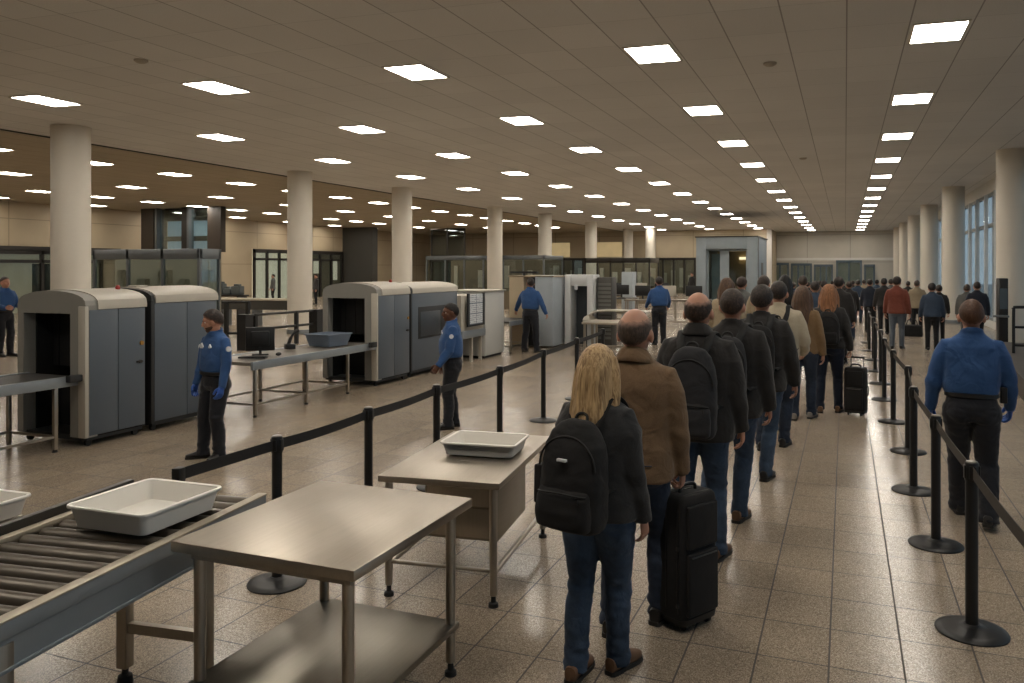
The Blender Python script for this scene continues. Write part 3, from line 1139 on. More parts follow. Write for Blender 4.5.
def suitcase(label, loc, rz, h=0.66, w=0.40, d=0.25, handle=0.0, lean=0.0):
    """soft upright trolley case standing on its wheels"""
    root = thing('suitcase', label, 'suitcase', loc, R(rz))
    if lean:
        root.rotation_euler[0] = R(lean)
    z0 = 0.045
    hb_ = h - z0
    t = BM()
    rings = []
    for q, a in ((0, 0.90), (0.012, 0.97), (0.04, 1.0), (0.5, 1.0), (0.93, 1.0), (0.975, 0.96), (0.995, 0.88), (1.0, 0.80)):
        rings.append(sell(0, 0, z0 + hb_ * q, w / 2 * a, d / 2 * a, 6.0, 48))
    loft(t, rings)
    body = obj('case_body', t, SUIT, root, 60)
    # front pockets
    t = BM(); box(t, -w / 2 + 0.03, w / 2 - 0.03, -d / 2 - 0.022, -d / 2 + 0.01, z0 + 0.05, z0 + hb_ * 0.56, 0.012, 3)
    p = obj('front_pocket', t, SUIT, root, 60)
    t = BM(); box(t, -w / 2 + 0.03, w / 2 - 0.03, -d / 2 - 0.018, -d / 2 + 0.01, z0 + hb_ * 0.59, z0 + hb_ * 0.93, 0.012, 3)
    p2 = obj('front_pocket', t, SUIT, root, 60)
    t = BM(); tube(t, [(-w / 2 + 0.05, -d / 2 - 0.024, z0 + hb_ * 0.53), (w / 2 - 0.05, -d / 2 - 0.024, z0 + hb_ * 0.53)], 0.004, 6)
    obj('zip', t, ZIP, p)
    # piping / zip around the shell
    for y in (-d * 0.30, d * 0.12):
        t = BM()
        n = 44
        pts = []
        for j in range(n + 1):
            a = 2 * PI * j / n
            c, s = math.cos(a), math.sin(a)
            e = 2 / 7.0
            pts.append((w / 2 * 1.005 * math.copysign(abs(c) ** e, c), y, z0 + hb_ / 2 + hb_ / 2 * 1.0 * math.copysign(abs(s) ** e, s)))
        tube(t, pts, 0.0055, 6)
        obj('zip', t, SUIT_T, root, 60)
    # handles
    t = BM()
    tube(t, cr([(-0.07, 0.0, h - 0.01), (-0.06, 0.0, h + 0.03), (0, 0, h + 0.042), (0.06, 0.0, h + 0.03), (0.07, 0, h - 0.01)], 4), 0.011, 10)
    obj('carry_handle', t, SUIT_T, root, 60)
    t = BM()
    tube(t, cr([(w / 2 - 0.005, 0, h * 0.42), (w / 2 + 0.022, 0, h * 0.45), (w / 2 + 0.022, 0, h * 0.60), (w / 2 - 0.005, 0, h * 0.63)], 4), 0.008, 8)
    obj('side_handle', t, SUIT_T, root, 60)
    if handle:
        t = BM()
        for sx in (-1, 1):
            cyl(t, (sx * 0.085, d / 2 - 0.03, h - 0.05), (sx * 0.085, d / 2 - 0.03, h + handle), 0.007, 8)
        ho = obj('pull_handle', t, ZIP, root)
        t = BM(); box(t, -0.10, 0.10, d / 2 - 0.045, d / 2 - 0.015, h + handle - 0.01, h + handle + 0.02, 0.008)
        obj('grip', t, SUIT_T, ho)
    # lower edge guard, feet, wheels
    t = BM(); loft(t, [sell(0, 0, z0 - 0.005, w / 2 * 0.97, d / 2 * 0.97, 6.0, 40), sell(0, 0, z0 + 0.03, w / 2 * 1.01, d / 2 * 1.02, 6.0, 40)])
    obj('base_guard', t, SUIT_T, root, 60)
    for sx in (-1, 1):
        for y in (-d / 2 + 0.045, d / 2 - 0.045):
            t = BM(); cyl(t, (sx * (w / 2 - 0.06) - 0.012, y, 0.026), (sx * (w / 2 - 0.06) + 0.012, y, 0.026), 0.026, 16)
            box(t, sx * (w / 2 - 0.06) - 0.02, sx * (w / 2 - 0.06) + 0.02, y - 0.014, y + 0.014, 0.03, z0 + 0.01, 0.003)
            obj('wheel', t, SUIT_T, root, 40)
    for z in (0.2, 0.62):
        t = BM(); box(t, -w / 2 - 0.008, -w / 2 + 0.004, -d * 0.34, -d * 0.26, z * h - 0.012, z * h + 0.012, 0.003)
        obj('zip_pull', t, ZIP, root)
    return root
# ------------------------------------------------------------------ the hall
ZC = 5.2
XL, XR, YN, YB = -36.0, 4.75, -8.0, 72.0
FLOOR = floor_mat()
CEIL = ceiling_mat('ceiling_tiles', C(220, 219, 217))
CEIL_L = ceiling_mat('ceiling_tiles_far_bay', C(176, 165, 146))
WALL = panel_mat('wall_panels_cream', C(176, 162, 138), 4.0, 2.25, 0)
WALL_Y = panel_mat('wall_panels_side', C(170, 154, 128), 4.2, 2.05, 1)
WHITE_PAINT = plain('white_paint', C(206, 204, 198), 0.55, 0, 0.06)
COLM = plain('column_plaster', C(210, 203, 190), 0.55, 0, 0.06, 1.5, 0.05, 90)
DARK_FRAME = plain('dark_bronze_frame', C(46, 42, 38), 0.4, 0.3)
GREY_FRAME = plain('grey_aluminium', C(112, 116, 118), 0.4, 0.6)
DARK_PANEL = plain('dark_grey_panel', C(62, 60, 55), 0.5)
BROWN_PANEL = plain('dark_brown_panel', C(52, 42, 32), 0.5)
GLASS = glassmat('clear_glass', (0.80, 0.85, 0.85, 1), 0.25)
GLASS_D = glassmat('tinted_glass', (0.36, 0.40, 0.40, 1), 0.4)
BLIND = plain('white_fin', C(214, 218, 218), 0.5, 0, 0.04)

b = BM(); box(b, XL - 1, XR + 1.2, YN, YB + 1, -0.2, 0.0); struct('floor', b, FLOOR)
b = BM(); box(b, -17.5, XR + 0.3, YN, YB + 1, ZC, ZC + 0.2); struct('ceiling', b, CEIL)
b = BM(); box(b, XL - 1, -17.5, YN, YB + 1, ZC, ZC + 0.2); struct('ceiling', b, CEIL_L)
b = BM(); box(b, -17.53, -17.48, YN, YB - 6, ZC - 0.03, ZC + 0.02); struct('shadow_gap_strip', b, DARK_FRAME)  # dark strip painted in for the shadow gap between the two ceilings
b = BM(); box(b, XL - 0.3, XL, YN, 66, 0, ZC); struct('wall_left', b, WALL_Y)
b = BM(); box(b, XL, XR + 0.3, YN - 0.3, YN, 0, ZC); struct('wall_near', b, WALL)
b = BM(); box(b, XL, -5.75, 66, 66.3, 2.95, ZC); box(b, XL, -5.75, 66.2, 66.3, 0, 2.95); struct('wall_back', b, WALL)
b = BM(); box(b, -5.75, -5.5, 66, 72, 0, ZC); struct('wall_return', b, WALL_Y)
b = BM(); box(b, -5.78, -5.42, 65.9, 66.25, 0, ZC); struct('trim_2', b, WHITE_PAINT)
b = BM(); box(b, -5.5, XR + 0.3, 72, 72.3, 0, ZC); struct('wall_far', b, panel_mat('wall_panels_far', C(182, 176, 164), 3.4, 2.3, 0))
b = BM(); box(b, -5.5, XR, 71.93, 72.0, 2.75, 2.95); struct('trim_3', b, WHITE_PAINT)

# right-hand window wall: low sill, header, bays of glass with white fins
b = BM(); box(b, XR, XR + 0.3, YN, YB, 0, 0.25); struct('wall_right', b, WHITE_PAINT)
b = BM(); box(b, XR, XR + 0.3, YN, YB, 4.75, ZC); struct('wall_right', b, WHITE_PAINT)
nb = 0
y = -8.0
while y < YB - 1:
    y2 = min(y + 8.0, YB)
    nb += 1
    root = thing('window_%d' % nb, None, None, (0, 0, 0)); root['kind'] = 'structure'
    f = BM()
    box(f, XR + 0.04, XR + 0.14, y, y2, 0.25, 0.36); box(f, XR + 0.04, XR + 0.14, y, y2, 4.64, 4.75); box(f, XR + 0.04, XR + 0.14, y, y2, 3.55, 3.68)
    yy = y
    while yy < y2 - 0.01:
        box(f, XR + 0.05, XR + 0.14, yy - 0.04, yy + 0.04, 0.25, 4.75)
        yy += 4.0
    obj('window_frame', f, plain('window_frame_grey', C(140, 146, 148), 0.45, 0.1), root)
    yy = y + 1.0
    while yy < y2:
        f = BM(); box(f, XR - 0.06, XR + 0.06, yy - 0.05, yy + 0.05, 0.3, 4.74, 0.01)
        obj('fin', f, BLIND, root)
        yy += 2.0
    f = BM(); box(f, XR + 0.07, XR + 0.085, y, y2, 0.36, 4.64)
    obj('pane', f, glassmat('window_glass', (0.50, 0.56, 0.60, 1), 0.2), root)
    y = y2

# what is seen through the windows: a pale building over the apron
b = BM(); box(b, XR + 1.2, 60, -60, 140, -0.6, -0.4); struct('trim_4', b, plain('apron_concrete', C(150, 150, 148), 0.9))

# ------------------------------------------------------------------ columns
left_y = [(-15.84, 12.67), (-16.38, 21.31), (-15.98, 27.03), (-16.56, 37.17), (-16.03, 43.05), (-15.93, 51.67), (-16.0, 61.8), (-13.9, 60.5)]
lab = ['cream round column behind the nearest arched scanner', 'cream round column behind the table with the black monitor', 'cream round column rising behind the middle scanner pair',
       'cream round column behind the officer at the tall beige machine', 'cream round column just right of the tall beige machine, fifth along the left row', 'cream round column beyond the benches, sixth along the left row', 'slim-looking far column of the left row near the back wall', 'far column right of the slim last one, behind the far officer']


def column(x, y, label, group):
    root = thing('column', label, 'column', (x, y, 0), 0, group)
    f = BM(); lathe(f, [(0.39, 0.0), (0.39, ZC)], seg=48); obj('shaft', f, COLM, root)
    f = BM(); lathe(f, [(0.41, 0.0), (0.41, 0.11), (0.40, 0.13), (0.39, 0.131)], seg=48); obj('base_ring', f, GREY_FRAME, root)
    f = BM(); lathe(f, [(0.391, ZC - 0.04), (0.396, ZC - 0.035), (0.396, ZC - 0.001)], seg=48); obj('ceiling_ring', f, COLM, root)


for yy, l in zip(left_y, lab):
    column(yy[0], yy[1], l, 'columns along the scanner side')
lab = ['thick cream column at the right edge of the view beside the handrail', 'cream column just behind the two men by the windows', 'cream column third from the right edge along the windows',
       'cream column fourth along the window side', 'cream column fifth along the window side', 'farthest cream column of the window side by the end wall']
for yy, l in zip([24.18, 34.42, 43.9, 52.5, 60.5, 67.5], lab):
    column(4.10 if yy < 30 else 3.85, yy, l, 'columns along the windows')

# ------------------------------------------------------------------ ceiling lights
PANEL_E = emis('light_diffuser', (1.0, 0.925, 0.815, 1), 27.0)
LFRAME = plain('light_frame_white', C(220, 214, 202), 0.5)
n_light = 0
first = None
spots = [(j, k, LX0 - LDX * j, LY0 + SHEAR * (LX0 - LDX * j) + LDY * k) for j in range(5) for k in range(-3, 14)]
for j, x, y0_, st in ((5, -20.6, 7.9, 3.1), (6, -25.4, 8.8, 4.7), (7, -30.2, 8.8, 2.8), (8, -34.6, 14.0, 5.0)):
    spots += [(j, int((y0_ + st * i - 12) / 4.5), x, y0_ + st * i) for i in range(int((63 - y0_) / st))]
if True:
    for j, k, x, yy in spots:
        if x < XL + 0.6 or yy > YB - 1.2 or (x < -6 and yy > 65):
            continue
        px = PPX + FPX * (CS * x + SN * yy) / max(0.1, (-SN * x + CS * yy))
        dd = -SN * x + CS * yy
        seen = dd > 0.5 and -40 < px < 1064
        if not seen and (k % 2):
            continue
        side = 'right window-side' if j == 0 else ('row above the travellers' if j == 1 else ('row above the aisle' if j == 2 else ('row over the scanners' if j in (3, 4) else 'rows over the left bay')))
        lbl = 'lit square ceiling panel in the %s' % side if j > 1 else ('lit ceiling panel in the row nearest the windows' if j == 0 else 'lit ceiling panel in the row above the travellers')
        lbl = 'lit white ceiling panel, ' + {0: 'nearest the windows', 1: 'above the waiting travellers', 2: 'over the open aisle'}.get(j, 'over the scanners' if j in (3, 4) else 'over the dim left bay') + ', ' + ('closest to the camera end' if k <= 0 else ('in the middle distance' if k < 5 else 'far down the hall'))
        grp = 'lit ceiling panels ' + {0: 'by the windows', 1: 'above the queue', 2: 'over the aisle'}.get(j, 'over the scanners' if j in (3, 4) else 'over the left bay') + (' near' if k <= 0 else (' mid' if k < 5 else ' far'))
        if first is None:
            first = thing('ceiling_light', lbl, 'light', (x, yy, ZC), 0, grp)
            f = BM()
            for (a, b_, c_, d_) in ((-0.335, -0.305, -0.47, 0.47), (0.305, 0.335, -0.47, 0.47), (-0.335, 0.335, -0.47, -0.44), (-0.335, 0.335, 0.44, 0.47)):
                box(f, a, b_, c_, d_, -0.018, 0.004)
            bmesh.ops.transform(f, matrix=Matrix(((1, 0, 0, 0), (SHEAR * 0.8, 1, 0, 0), (0, 0, 1, 0), (0, 0, 0, 1))), verts=f.verts)
            obj('frame', f, LFRAME, first)
            f = BM(); box(f, -0.305, 0.305, -0.44, 0.44, -0.012, -0.004)
            bmesh.ops.transform(f, matrix=Matrix(((1, 0, 0, 0), (SHEAR * 0.8, 1, 0, 0), (0, 0, 1, 0), (0, 0, 0, 1))), verts=f.verts)
            obj('diffuser', f, PANEL_E, first)
        else:
            dup(first, (x, yy, ZC), 0, lbl, grp)
        n_light += 1

# small ceiling speakers and sprinklers
for (px, py, l) in ((770, 63, 'round grey smoke detector on the ceiling above the queue'), (803, 158, 'small dark ceiling vent far above the queue'), (141, 60, 'small round sensor on the ceiling upper left')):
    p = G(px, py, ZC)
    f = BM(); lathe(f, [(0.10, 0.0), (0.10, -0.02), (0.06, -0.045), (0.0001, -0.05)], seg=20)
    o = obj('smoke_detector', f, plain('detector_grey', C(176, 168, 156), 0.6)); o.location = p
    tag(o, l, 'smoke detector')

# ------------------------------------------------------------------ glazing, booths and shop fronts at the back


def frame_rect(bm, x0, x1, y0, y1, z0, z1, t):
    """posts and rails of a rectangular opening, deep in y"""
    box(bm, x0, x0 + t, y0, y1, z0, z1); box(bm, x1 - t, x1, y0, y1, z0, z1)
    box(bm, x0 + t, x1 - t, y0, y1, z1 - t, z1); box(bm, x0 + t, x1 - t, y0, y1, z0, z0 + t)


def booth(label, x0, x1, y0, y1, h, nx=3, head=0.3, frame=None, back=None, glass=None, posts=True, inner=None):
    """inspection booth: solid header and sill, posts, glass on the front and right sides, panel behind"""
    frame = frame or GREY_FRAME
    root = thing('glass_booth', label, 'booth', (x0, y0, 0))
    w, d = x1 - x0, y1 - y0
    f = BM(); box(f, 0, w, 0, 0.1, h - head, h, 0.02); box(f, w - 0.1, w, 0.1, d, h - head, h, 0.02); obj('header', f, frame, root)
    f = BM(); box(f, 0, w, 0, 0.08, 0, 0.9); box(f, w - 0.08, w, 0, d, 0, 0.9); obj('sill_panel', f, back or DARK_PANEL, root)
    for i in range(nx + 1):
        f = BM(); xx = i * (w - 0.08) / nx; box(f, xx, xx + 0.08, 0, 0.08, 0, h); obj('post', f, frame, root)
    f = BM(); box(f, w - 0.08, w, d - 0.08, d, 0, h); obj('post', f, frame, root)
    f = BM(); box(f, 0.04, w - 0.04, 0.03, 0.045, 0.9, h - head); obj('pane', f, glass or GLASS_D, root)
    f = BM(); box(f, w - 0.05, w - 0.035, 0.04, d - 0.04, 0.9, h - head); obj('pane', f, glass or GLASS_D, root)
    f = BM(); box(f, 0, w, d - 0.05, d, 0, h - head); obj('back_panel', f, back or DARK_PANEL, root)
    if inner:
        f = BM()
        for i in range(5):
            xx = 0.3 + i * (w - 0.8) / 4
            box(f, xx, xx + 0.22 + 0.2 * ((i * 7) % 3) / 3, d - 0.25, d - 0.06, 1.0, h - head - 0.3 - 0.25 * (i % 2))
        obj('interior_panel', f, inner, root)
    return root


def glowpaint(name, col, e):  # paint that glows by itself, standing in for lamps inside
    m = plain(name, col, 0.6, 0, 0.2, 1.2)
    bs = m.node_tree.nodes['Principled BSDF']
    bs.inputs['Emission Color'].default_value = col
    bs.inputs['Emission Strength'].default_value = e
    return m


PALE = plain('pale_interior', C(186, 178, 160), 0.6)
GLOW_SOFT = glowpaint('soft_glow_paint', C(160, 150, 128), 0.22)  # interior brightness put into the paint, no lamps behind the glass
GLOW_DIM = glowpaint('dim_glow_paint', C(104, 92, 72), 0.16)
GLOW_BLUE = glowpaint('blue_glow_paint', C(140, 162, 172), 0.45)  # glow stands in for daylight beyond the panes
GLOWP = glowpaint('bright_glow_paint', C(228, 216, 190), 0.45)
OLDGLOW = plain('bright_glow_paint', C(230, 220, 196), 0.6)
BLUEGREY = plain('blue_grey_interior', C(132, 150, 158), 0.5)

booth('grey framed glass booth behind the nearest scanner', -19.9, -16.0, 16.6, 17.4, 2.62, 3, 0.28, inner=PALE, glass=GLASS, back=GLOW_SOFT)
booth('long low glass booth behind the middle scanner pair', -21.0, -14.2, 38.0, 41.0, 2.75, 6, 0.22, back=GLOW_DIM, inner=PALE, glass=GLASS)
booth('brown framed glass booth behind the officer at the tall machine', -14.6, -10.6, 46.0, 48.5, 2.7, 5, 0.3, frame=DARK_FRAME, inner=PALE, back=GLOW_DIM, glass=GLASS)

# dark glazed stair tower against the left wall
ZC0 = ZC; ZC = ZC0 - 0.003
root = thing('glazed_tower', 'dark tall glazed partition with pale blue panes at the left wall', 'partition', (-34.4, 31.6, 0))
f = BM(); box(f, 0, 0.85, 0, 0.9, 0, ZC); obj('pillar', f, BROWN_PANEL, root)
f = BM(); box(f, 4.65, 5.3, 0, 0.35, 2.9, ZC); obj('pillar', f, BROWN_PANEL, root)
f = BM(); box(f, 4.4, 4.65, 0.05, 0.35, 0, ZC); obj('pillar', f, BROWN_PANEL, root)
f = BM(); box(f, 1.0, 1.12, -0.05, 0.3, 0, ZC); box(f, 3.15, 3.27, -0.05, 0.3, 0, ZC); obj('mullion', f, GREY_FRAME, root)
f = BM(); box(f, 2.75, 3.15, 0, 0.3, 2.9, ZC); obj('mullion', f, DARK_FRAME, root)
f = BM(); box(f, 1.12, 3.15, 0.02, 0.3, 2.6, 2.95); obj('crossbar', f, GREY_FRAME, root)
f = BM(); box(f, 1.1, 2.8, 0.15, 0.2, 2.95, ZC - 0.1); box(f, 3.25, 4.6, 0.15, 0.2, 0.1, ZC - 0.1); box(f, 1.1, 3.15, 0.15, 0.2, 0.1, 2.6); obj('pane', f, GLASS, root)
f = BM(); box(f, 1.1, 4.6, 0.7, 0.8, 0, ZC); obj('back_panel', f, GLOW_BLUE, root)  # glowing sheet in place of daylight behind the tower glass
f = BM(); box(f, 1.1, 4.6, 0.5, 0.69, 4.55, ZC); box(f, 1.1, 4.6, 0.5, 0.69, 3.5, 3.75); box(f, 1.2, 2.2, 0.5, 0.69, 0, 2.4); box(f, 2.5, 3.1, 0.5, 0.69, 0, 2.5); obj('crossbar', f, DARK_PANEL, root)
f = BM(); box(f, 3.9, 4.45, 0.5, 0.69, 1.3, 2.5); obj('glow_panel', f, GLOWP, root)  # bright patch made by glowing paint

# dark square pier further along the left wall
b = BM(); box(b, -35.99, -33.3, 52.0, 52.7, 0, ZC - 0.002, 0.0); tag(obj('pier', b, DARK_PANEL), 'dark grey square pier behind the middle scanner', 'pillar')
root = thing('glazed_screen', 'narrow glazed screen right of the dark square pier', 'partition', (-30.5, 56.0, 0))
f = BM(); frame_rect(f, 0, 3.0, 0, 0.12, 0, ZC, 0.1); box(f, 1.4, 1.5, 0, 0.12, 0, ZC); box(f, 0, 3.0, 0, 0.12, 2.6, 2.9); obj('frame', f, DARK_FRAME, root)
f = BM(); box(f, 0.1, 2.9, 0.05, 0.06, 0.1, ZC - 0.1); obj('pane', f, GLASS_D, root)

ZC = ZC0
# shop-front glazing set in the left wall


def front_left(label, y0, y1, h, fill, nm='shop_front', bars=3, door=False):
    root = thing(nm, label, 'shop front', (XL, y0, 0))
    L = y1 - y0
    f = BM(); box(f, 0.01, 0.05, 0, L, 0, h); obj('interior', f, fill, root)
    f = BM()
    box(f, 0.05, 0.2, 0, L, h - 0.25, h); box(f, 0.05, 0.2, 0, L, h * 0.78, h * 0.78 + 0.15)
    for i in range(bars + 1):
        yy = i * (L - 0.15) / bars
        box(f, 0.05, 0.2, yy, yy + 0.15, 0, h)
    obj('frame', f, DARK_FRAME, root)
    f = BM(); box(f, 0.12, 0.13, 0.05, L - 0.05, 0, h - 0.2); obj('pane', f, GLASS, root)
    return root


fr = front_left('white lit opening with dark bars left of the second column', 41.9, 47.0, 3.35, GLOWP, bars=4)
fr = front_left('dim glazed opening with small bright panes right of the second column', 47.6, 51.8, 3.35, GLOW_DIM, bars=3)
f = BM(); box(f, 0.05, 0.09, 0.7, 1.3, 1.7, 2.7); box(f, 0.05, 0.09, 3.1, 3.6, 1.2, 2.7); obj('glow_panel', f, GLOWP, fr)  # bright panes are self-glowing patches
fr = front_left('pale glazed front with dark beam at the left edge of the view', 20.5, 30.5, 3.0, GLOW_SOFT, bars=3)
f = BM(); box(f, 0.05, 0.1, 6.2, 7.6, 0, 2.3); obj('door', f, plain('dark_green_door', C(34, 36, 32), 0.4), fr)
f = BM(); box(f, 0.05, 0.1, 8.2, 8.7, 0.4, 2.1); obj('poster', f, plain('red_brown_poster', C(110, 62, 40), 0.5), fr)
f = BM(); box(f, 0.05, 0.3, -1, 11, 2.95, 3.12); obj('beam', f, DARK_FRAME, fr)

# openings in the back wall (y = 66), dim glow put into a flat panel, with shelves of pale things


def front_back(label, x0, x1, z1, y, fill, bars, frame, glass=GLASS, shelf=None, cat='shop front'):
    root = thing('shop_front', label, cat, (x0, y, 0))
    w = x1 - x0
    f = BM(); box(f, 0, w, 0.08, 0.14, 0, z1); obj('interior', f, fill, root)
    f = BM(); box(f, 0, w, -0.1, 0.05, z1 - 0.2, z1)
    for i in range(bars + 1):
        xx = i * (w - 0.14) / bars
        box(f, xx, xx + 0.14, -0.1, 0.05, 0, z1)
    obj('frame', f, frame, root)
    f = BM(); box(f, 0.05, w - 0.05, -0.02, -0.01, 0, z1 - 0.15); obj('pane', f, glass, root)
    if shelf:
        f = BM()
        for i in range(int(w / 0.7)):
            hh = 1.0 + 0.8 * ((i * 5) % 4) / 4
            box(f, 0.2 + i * 0.7, 0.2 + i * 0.7 + 0.35, 0.0, 0.07, 0.5, 0.5 + hh)
        obj('shelf_goods', f, shelf, root)
    return root


def bx(px, y):
    u = (px - PPX) / FPX
    return (-SN + CS * u) / (CS + SN * u) * y


for x0, x1, l, fl, br in ((553, 584, 'dark shop opening right of the fifth column', GLOW_DIM, 3), (599, 621, 'dark shop opening between the sixth and seventh columns', GLOW_DIM, 3),
                          (652, 696, 'wide dim opening with pale goods left of the grey portal', GLOW_DIM, 4), (430, 486, 'dim shop opening behind the long low booth', GLOW_DIM, 5)):
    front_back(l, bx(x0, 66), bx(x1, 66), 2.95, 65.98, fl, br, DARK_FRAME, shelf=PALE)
for x0, x1, z1, l, fl, br in ((771, 789, 2.55, 'narrow dark doorway in the far wall beside the white corner post', PALE, 2), (791, 812, 2.5, 'glazed doors in the far wall, left of centre', GLOW_BLUE, 3),
                              (814, 833, 2.4, 'glazed screen in the far wall behind the crowd', GLOW_BLUE, 3), (836, 862, 2.75, 'blue framed double doorway in the far wall', GLOW_SOFT, 2),
                              (864, 875, 2.4, 'small dark framed door in the far wall beside the windows', GLOW_SOFT, 1)):
    front_back(l, bx(x0, 72), bx(x1, 72), z1, 71.98, fl, br, plain('slate_blue_frame', C(82, 96, 106), 0.5), cat='door')

wb = [o for o in COL.objects if o.name == 'wall_back'][0]
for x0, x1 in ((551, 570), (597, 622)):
    f = BM(); box(f, bx(x0, 66), bx(x1, 66), 65.96, 65.99, 3.05, 4.3); obj('glow_panel', f, glowpaint('wall_wash_glow_paint', C(196, 174, 130), 0.4), wb)  # washes of light on the wall added as glowing patches
# grey portal kiosk
root = thing('portal_kiosk', 'large blue-grey portal box with glazed opening behind the queue', 'kiosk', (-7.75, 45, 0))
PORT = plain('portal_grey_blue', C(134, 144, 150), 0.5)
f = BM(); box(f, 0, 0.55, 0, 5.6, 0, 3.8, 0.02); obj('side_pier', f, PORT, root)
f = BM(); box(f, 2.75, 3.3, 0, 0.55, 0, 3.8, 0.02); obj('side_pier', f, PORT, root)
f = BM(); box(f, 0.55, 2.75, 0, 5.6, 3.15, 3.8, 0.02); obj('header', f, PORT, root)
f = BM(); box(f, 2.95, 3.3, 0.55, 5.6, 0, 3.8, 0.02); obj('side_wall', f, plain('portal_side', C(120, 132, 142), 0.5), root)
f = BM(); box(f, 3.3, 3.32, 0.56, 0.68, 0, 3.79); obj('edge_strip', f, DARK_FRAME, root)
f = BM(); box(f, 3.3, 3.32, 2.3, 3.3, 0, 2.4); obj('side_door', f, DARK_PANEL, root)
f = BM(); frame_rect(f, 0.55, 2.75, 0.4, 0.5, 0, 3.15, 0.09); box(f, 1.25, 1.75, 0.4, 0.5, 0, 3.1); obj('door_frame', f, PORT, root)
f = BM(); box(f, 0.6, 2.7, 0.44, 0.455, 0.05, 3.1); obj('pane', f, GLASS, root)
f = BM(); box(f, 0.6, 2.7, 4.0, 4.1, 0, 3.1); obj('back_panel', f, plain('portal_warm_interior', C(176, 150, 108), 0.6), root)
f = BM(); box(f, 0.7, 1.25, 1.0, 1.1, 0, 2.9); obj('inner_door', f, BLUEGREY, root)
f = BM(); box(f, 1.9, 2.7, 3.8, 3.99, 2.6, 2.75); obj('light_strip', f, emis('warm_strip', (1, 0.8, 0.5, 1), 1.6), root)
f = BM(); box(f, -0.06, 3.36, -0.06, 5.66, 3.8, 3.86); obj('cap', f, DARK_FRAME, root)

# ------------------------------------------------------------------ daylight
w = bpy.data.worlds.new('sky'); SC.world = w; w.use_nodes = True
nt = w.node_tree
bg = nt.nodes['Background']
tc = N(nt, 'ShaderNodeTexCoord')
sp = N(nt, 'ShaderNodeSeparateXYZ'); nt.links.new(tc.outputs['Generated'], sp.inputs[0])
rp = N(nt, 'ShaderNodeValToRGB')
rp.color_ramp.elements[0].position = 0.0; rp.color_ramp.elements[0].color = C(206, 211, 214)
rp.color_ramp.elements[1].position = 0.7; rp.color_ramp.elements[1].color = C(176, 190, 202)
nt.links.new(sp.outputs[2], rp.inputs[0])
nt.links.new(rp.outputs[0], bg.inputs[0])
bg.inputs[1].default_value = 1.9
# portals guide the sampling of the daylight through the window wall
for i, yy in enumerate((6, 26, 46, 64)):
    ld = bpy.data.lights.new('window_portal', 'AREA'); ld.shape = 'RECTANGLE'; ld.size = 20 if i < 3 else 15; ld.size_y = 4.4
    ld.cycles.is_portal = True
    lo = bpy.data.objects.new('window_portal', ld); COL.objects.link(lo)
    lo.location = (XR + 0.4, yy, 2.5); lo.rotation_euler = (R(90), 0, R(90))
# ------------------------------------------------------------------ foreground furniture
STEEL_T = steel('brushed_steel_top', C(178, 169, 156), 0.39, (60, 3, 60))
STEEL = steel('brushed_steel_leg', C(170, 162, 150), 0.37, (120, 120, 4))
STEEL_D = steel('dull_steel_shelf', C(140, 134, 124), 0.38, (60, 3, 60))
STEEL_B = plain('blue_grey_painted_steel', C(138, 145, 150), 0.35, 0.35, 0.08)
ROLLER = plain('roller_grey_brown', C(86, 79, 70), 0.38, 0.55, 0.12, 4)
RUB = plain('black_rubber', C(22, 21, 20), 0.7)
BLKM = plain('black_powder_coat', C(24, 24, 25), 0.42, 0.1)
TRAY = plain('white_grey_tray_plastic', C(236, 232, 224), 0.42, 0, 0.04)


def rrect(x0, x1, y0, y1, z, r, k=6):
    out = []
    for cx, cy, a0 in ((x1 - r, y1 - r, 0), (x0 + r, y1 - r, 90), (x0 + r, y0 + r, 180), (x1 - r, y0 + r, 270)):
        for i in range(k + 1):
            a = R(a0 + 90 * i / k)
            out.append(V((cx + r * math.cos(a), cy + r * math.sin(a), z)))
    return out


def make_tray(label, loc, rz, L, W, H):
    root = thing('security_tray', label, 'tray', loc, R(rz), 'white security trays')
    a, c = L / 2, W / 2
    tp = 0.022     # draft of the walls
    t = 0.005
    f = BM()
    rings = []
    rings.append(rrect(-a + tp + 0.03, a - tp - 0.03, -c + tp + 0.03, c - tp - 0.03, 0.0, 0.03))
    rings.append(rrect(-a + tp, a - tp, -c + tp, c - tp, 0.012, 0.035))
    rings.append(rrect(-a, a, -c, c, H - 0.004, 0.035))
    rings.append(rrect(-a + t, a - t, -c + t, c - t, H - 0.004, 0.03))
    rings.append(rrect(-a + tp + t, a - tp - t, -c + tp + t, c - tp - t, 0.02, 0.03))
    rings.append(rrect(-a + tp + 0.035, a - tp - 0.035, -c + tp + 0.035, c - tp - 0.035, 0.010, 0.03))
    loft(f, rings)
    obj('tub', f, TRAY, root, 40)
    f = BM()
    o_ = 0.016
    rr = []
    for dx, z in ((-0.002, H - 0.012), (o_ * 0.8, H - 0.012), (o_, H - 0.006), (o_ * 0.8, H + 0.002), (0.0, H + 0.003), (-0.006, H - 0.001)):
        rr.append(rrect(-a - dx, a + dx, -c - dx, c + dx, z, 0.035 + dx))
    loft(f, rr, closed=True)
    obj('rim', f, TRAY, root, 60)
    return root


def table_legs(root, w, l, h, ins, r, foot=True, mat=STEEL, lab='leg'):
    for sx in (-1, 1):
        for sy in (-1, 1):
            x, y = sx * (w / 2 - ins), sy * (l / 2 - ins)
            f = BM(); cyl(f, (x, y, 0.07), (x, y, h), r, 18)
            lg = obj(lab, f, mat, root)
            f = BM(); lathe(f, [(0.012, 0.075), (0.016, 0.05), (0.016, 0.03), (0.03, 0.022), (0.032, 0.0)], (x, y, 0), 16)
            obj('foot', f, RUB, lg)


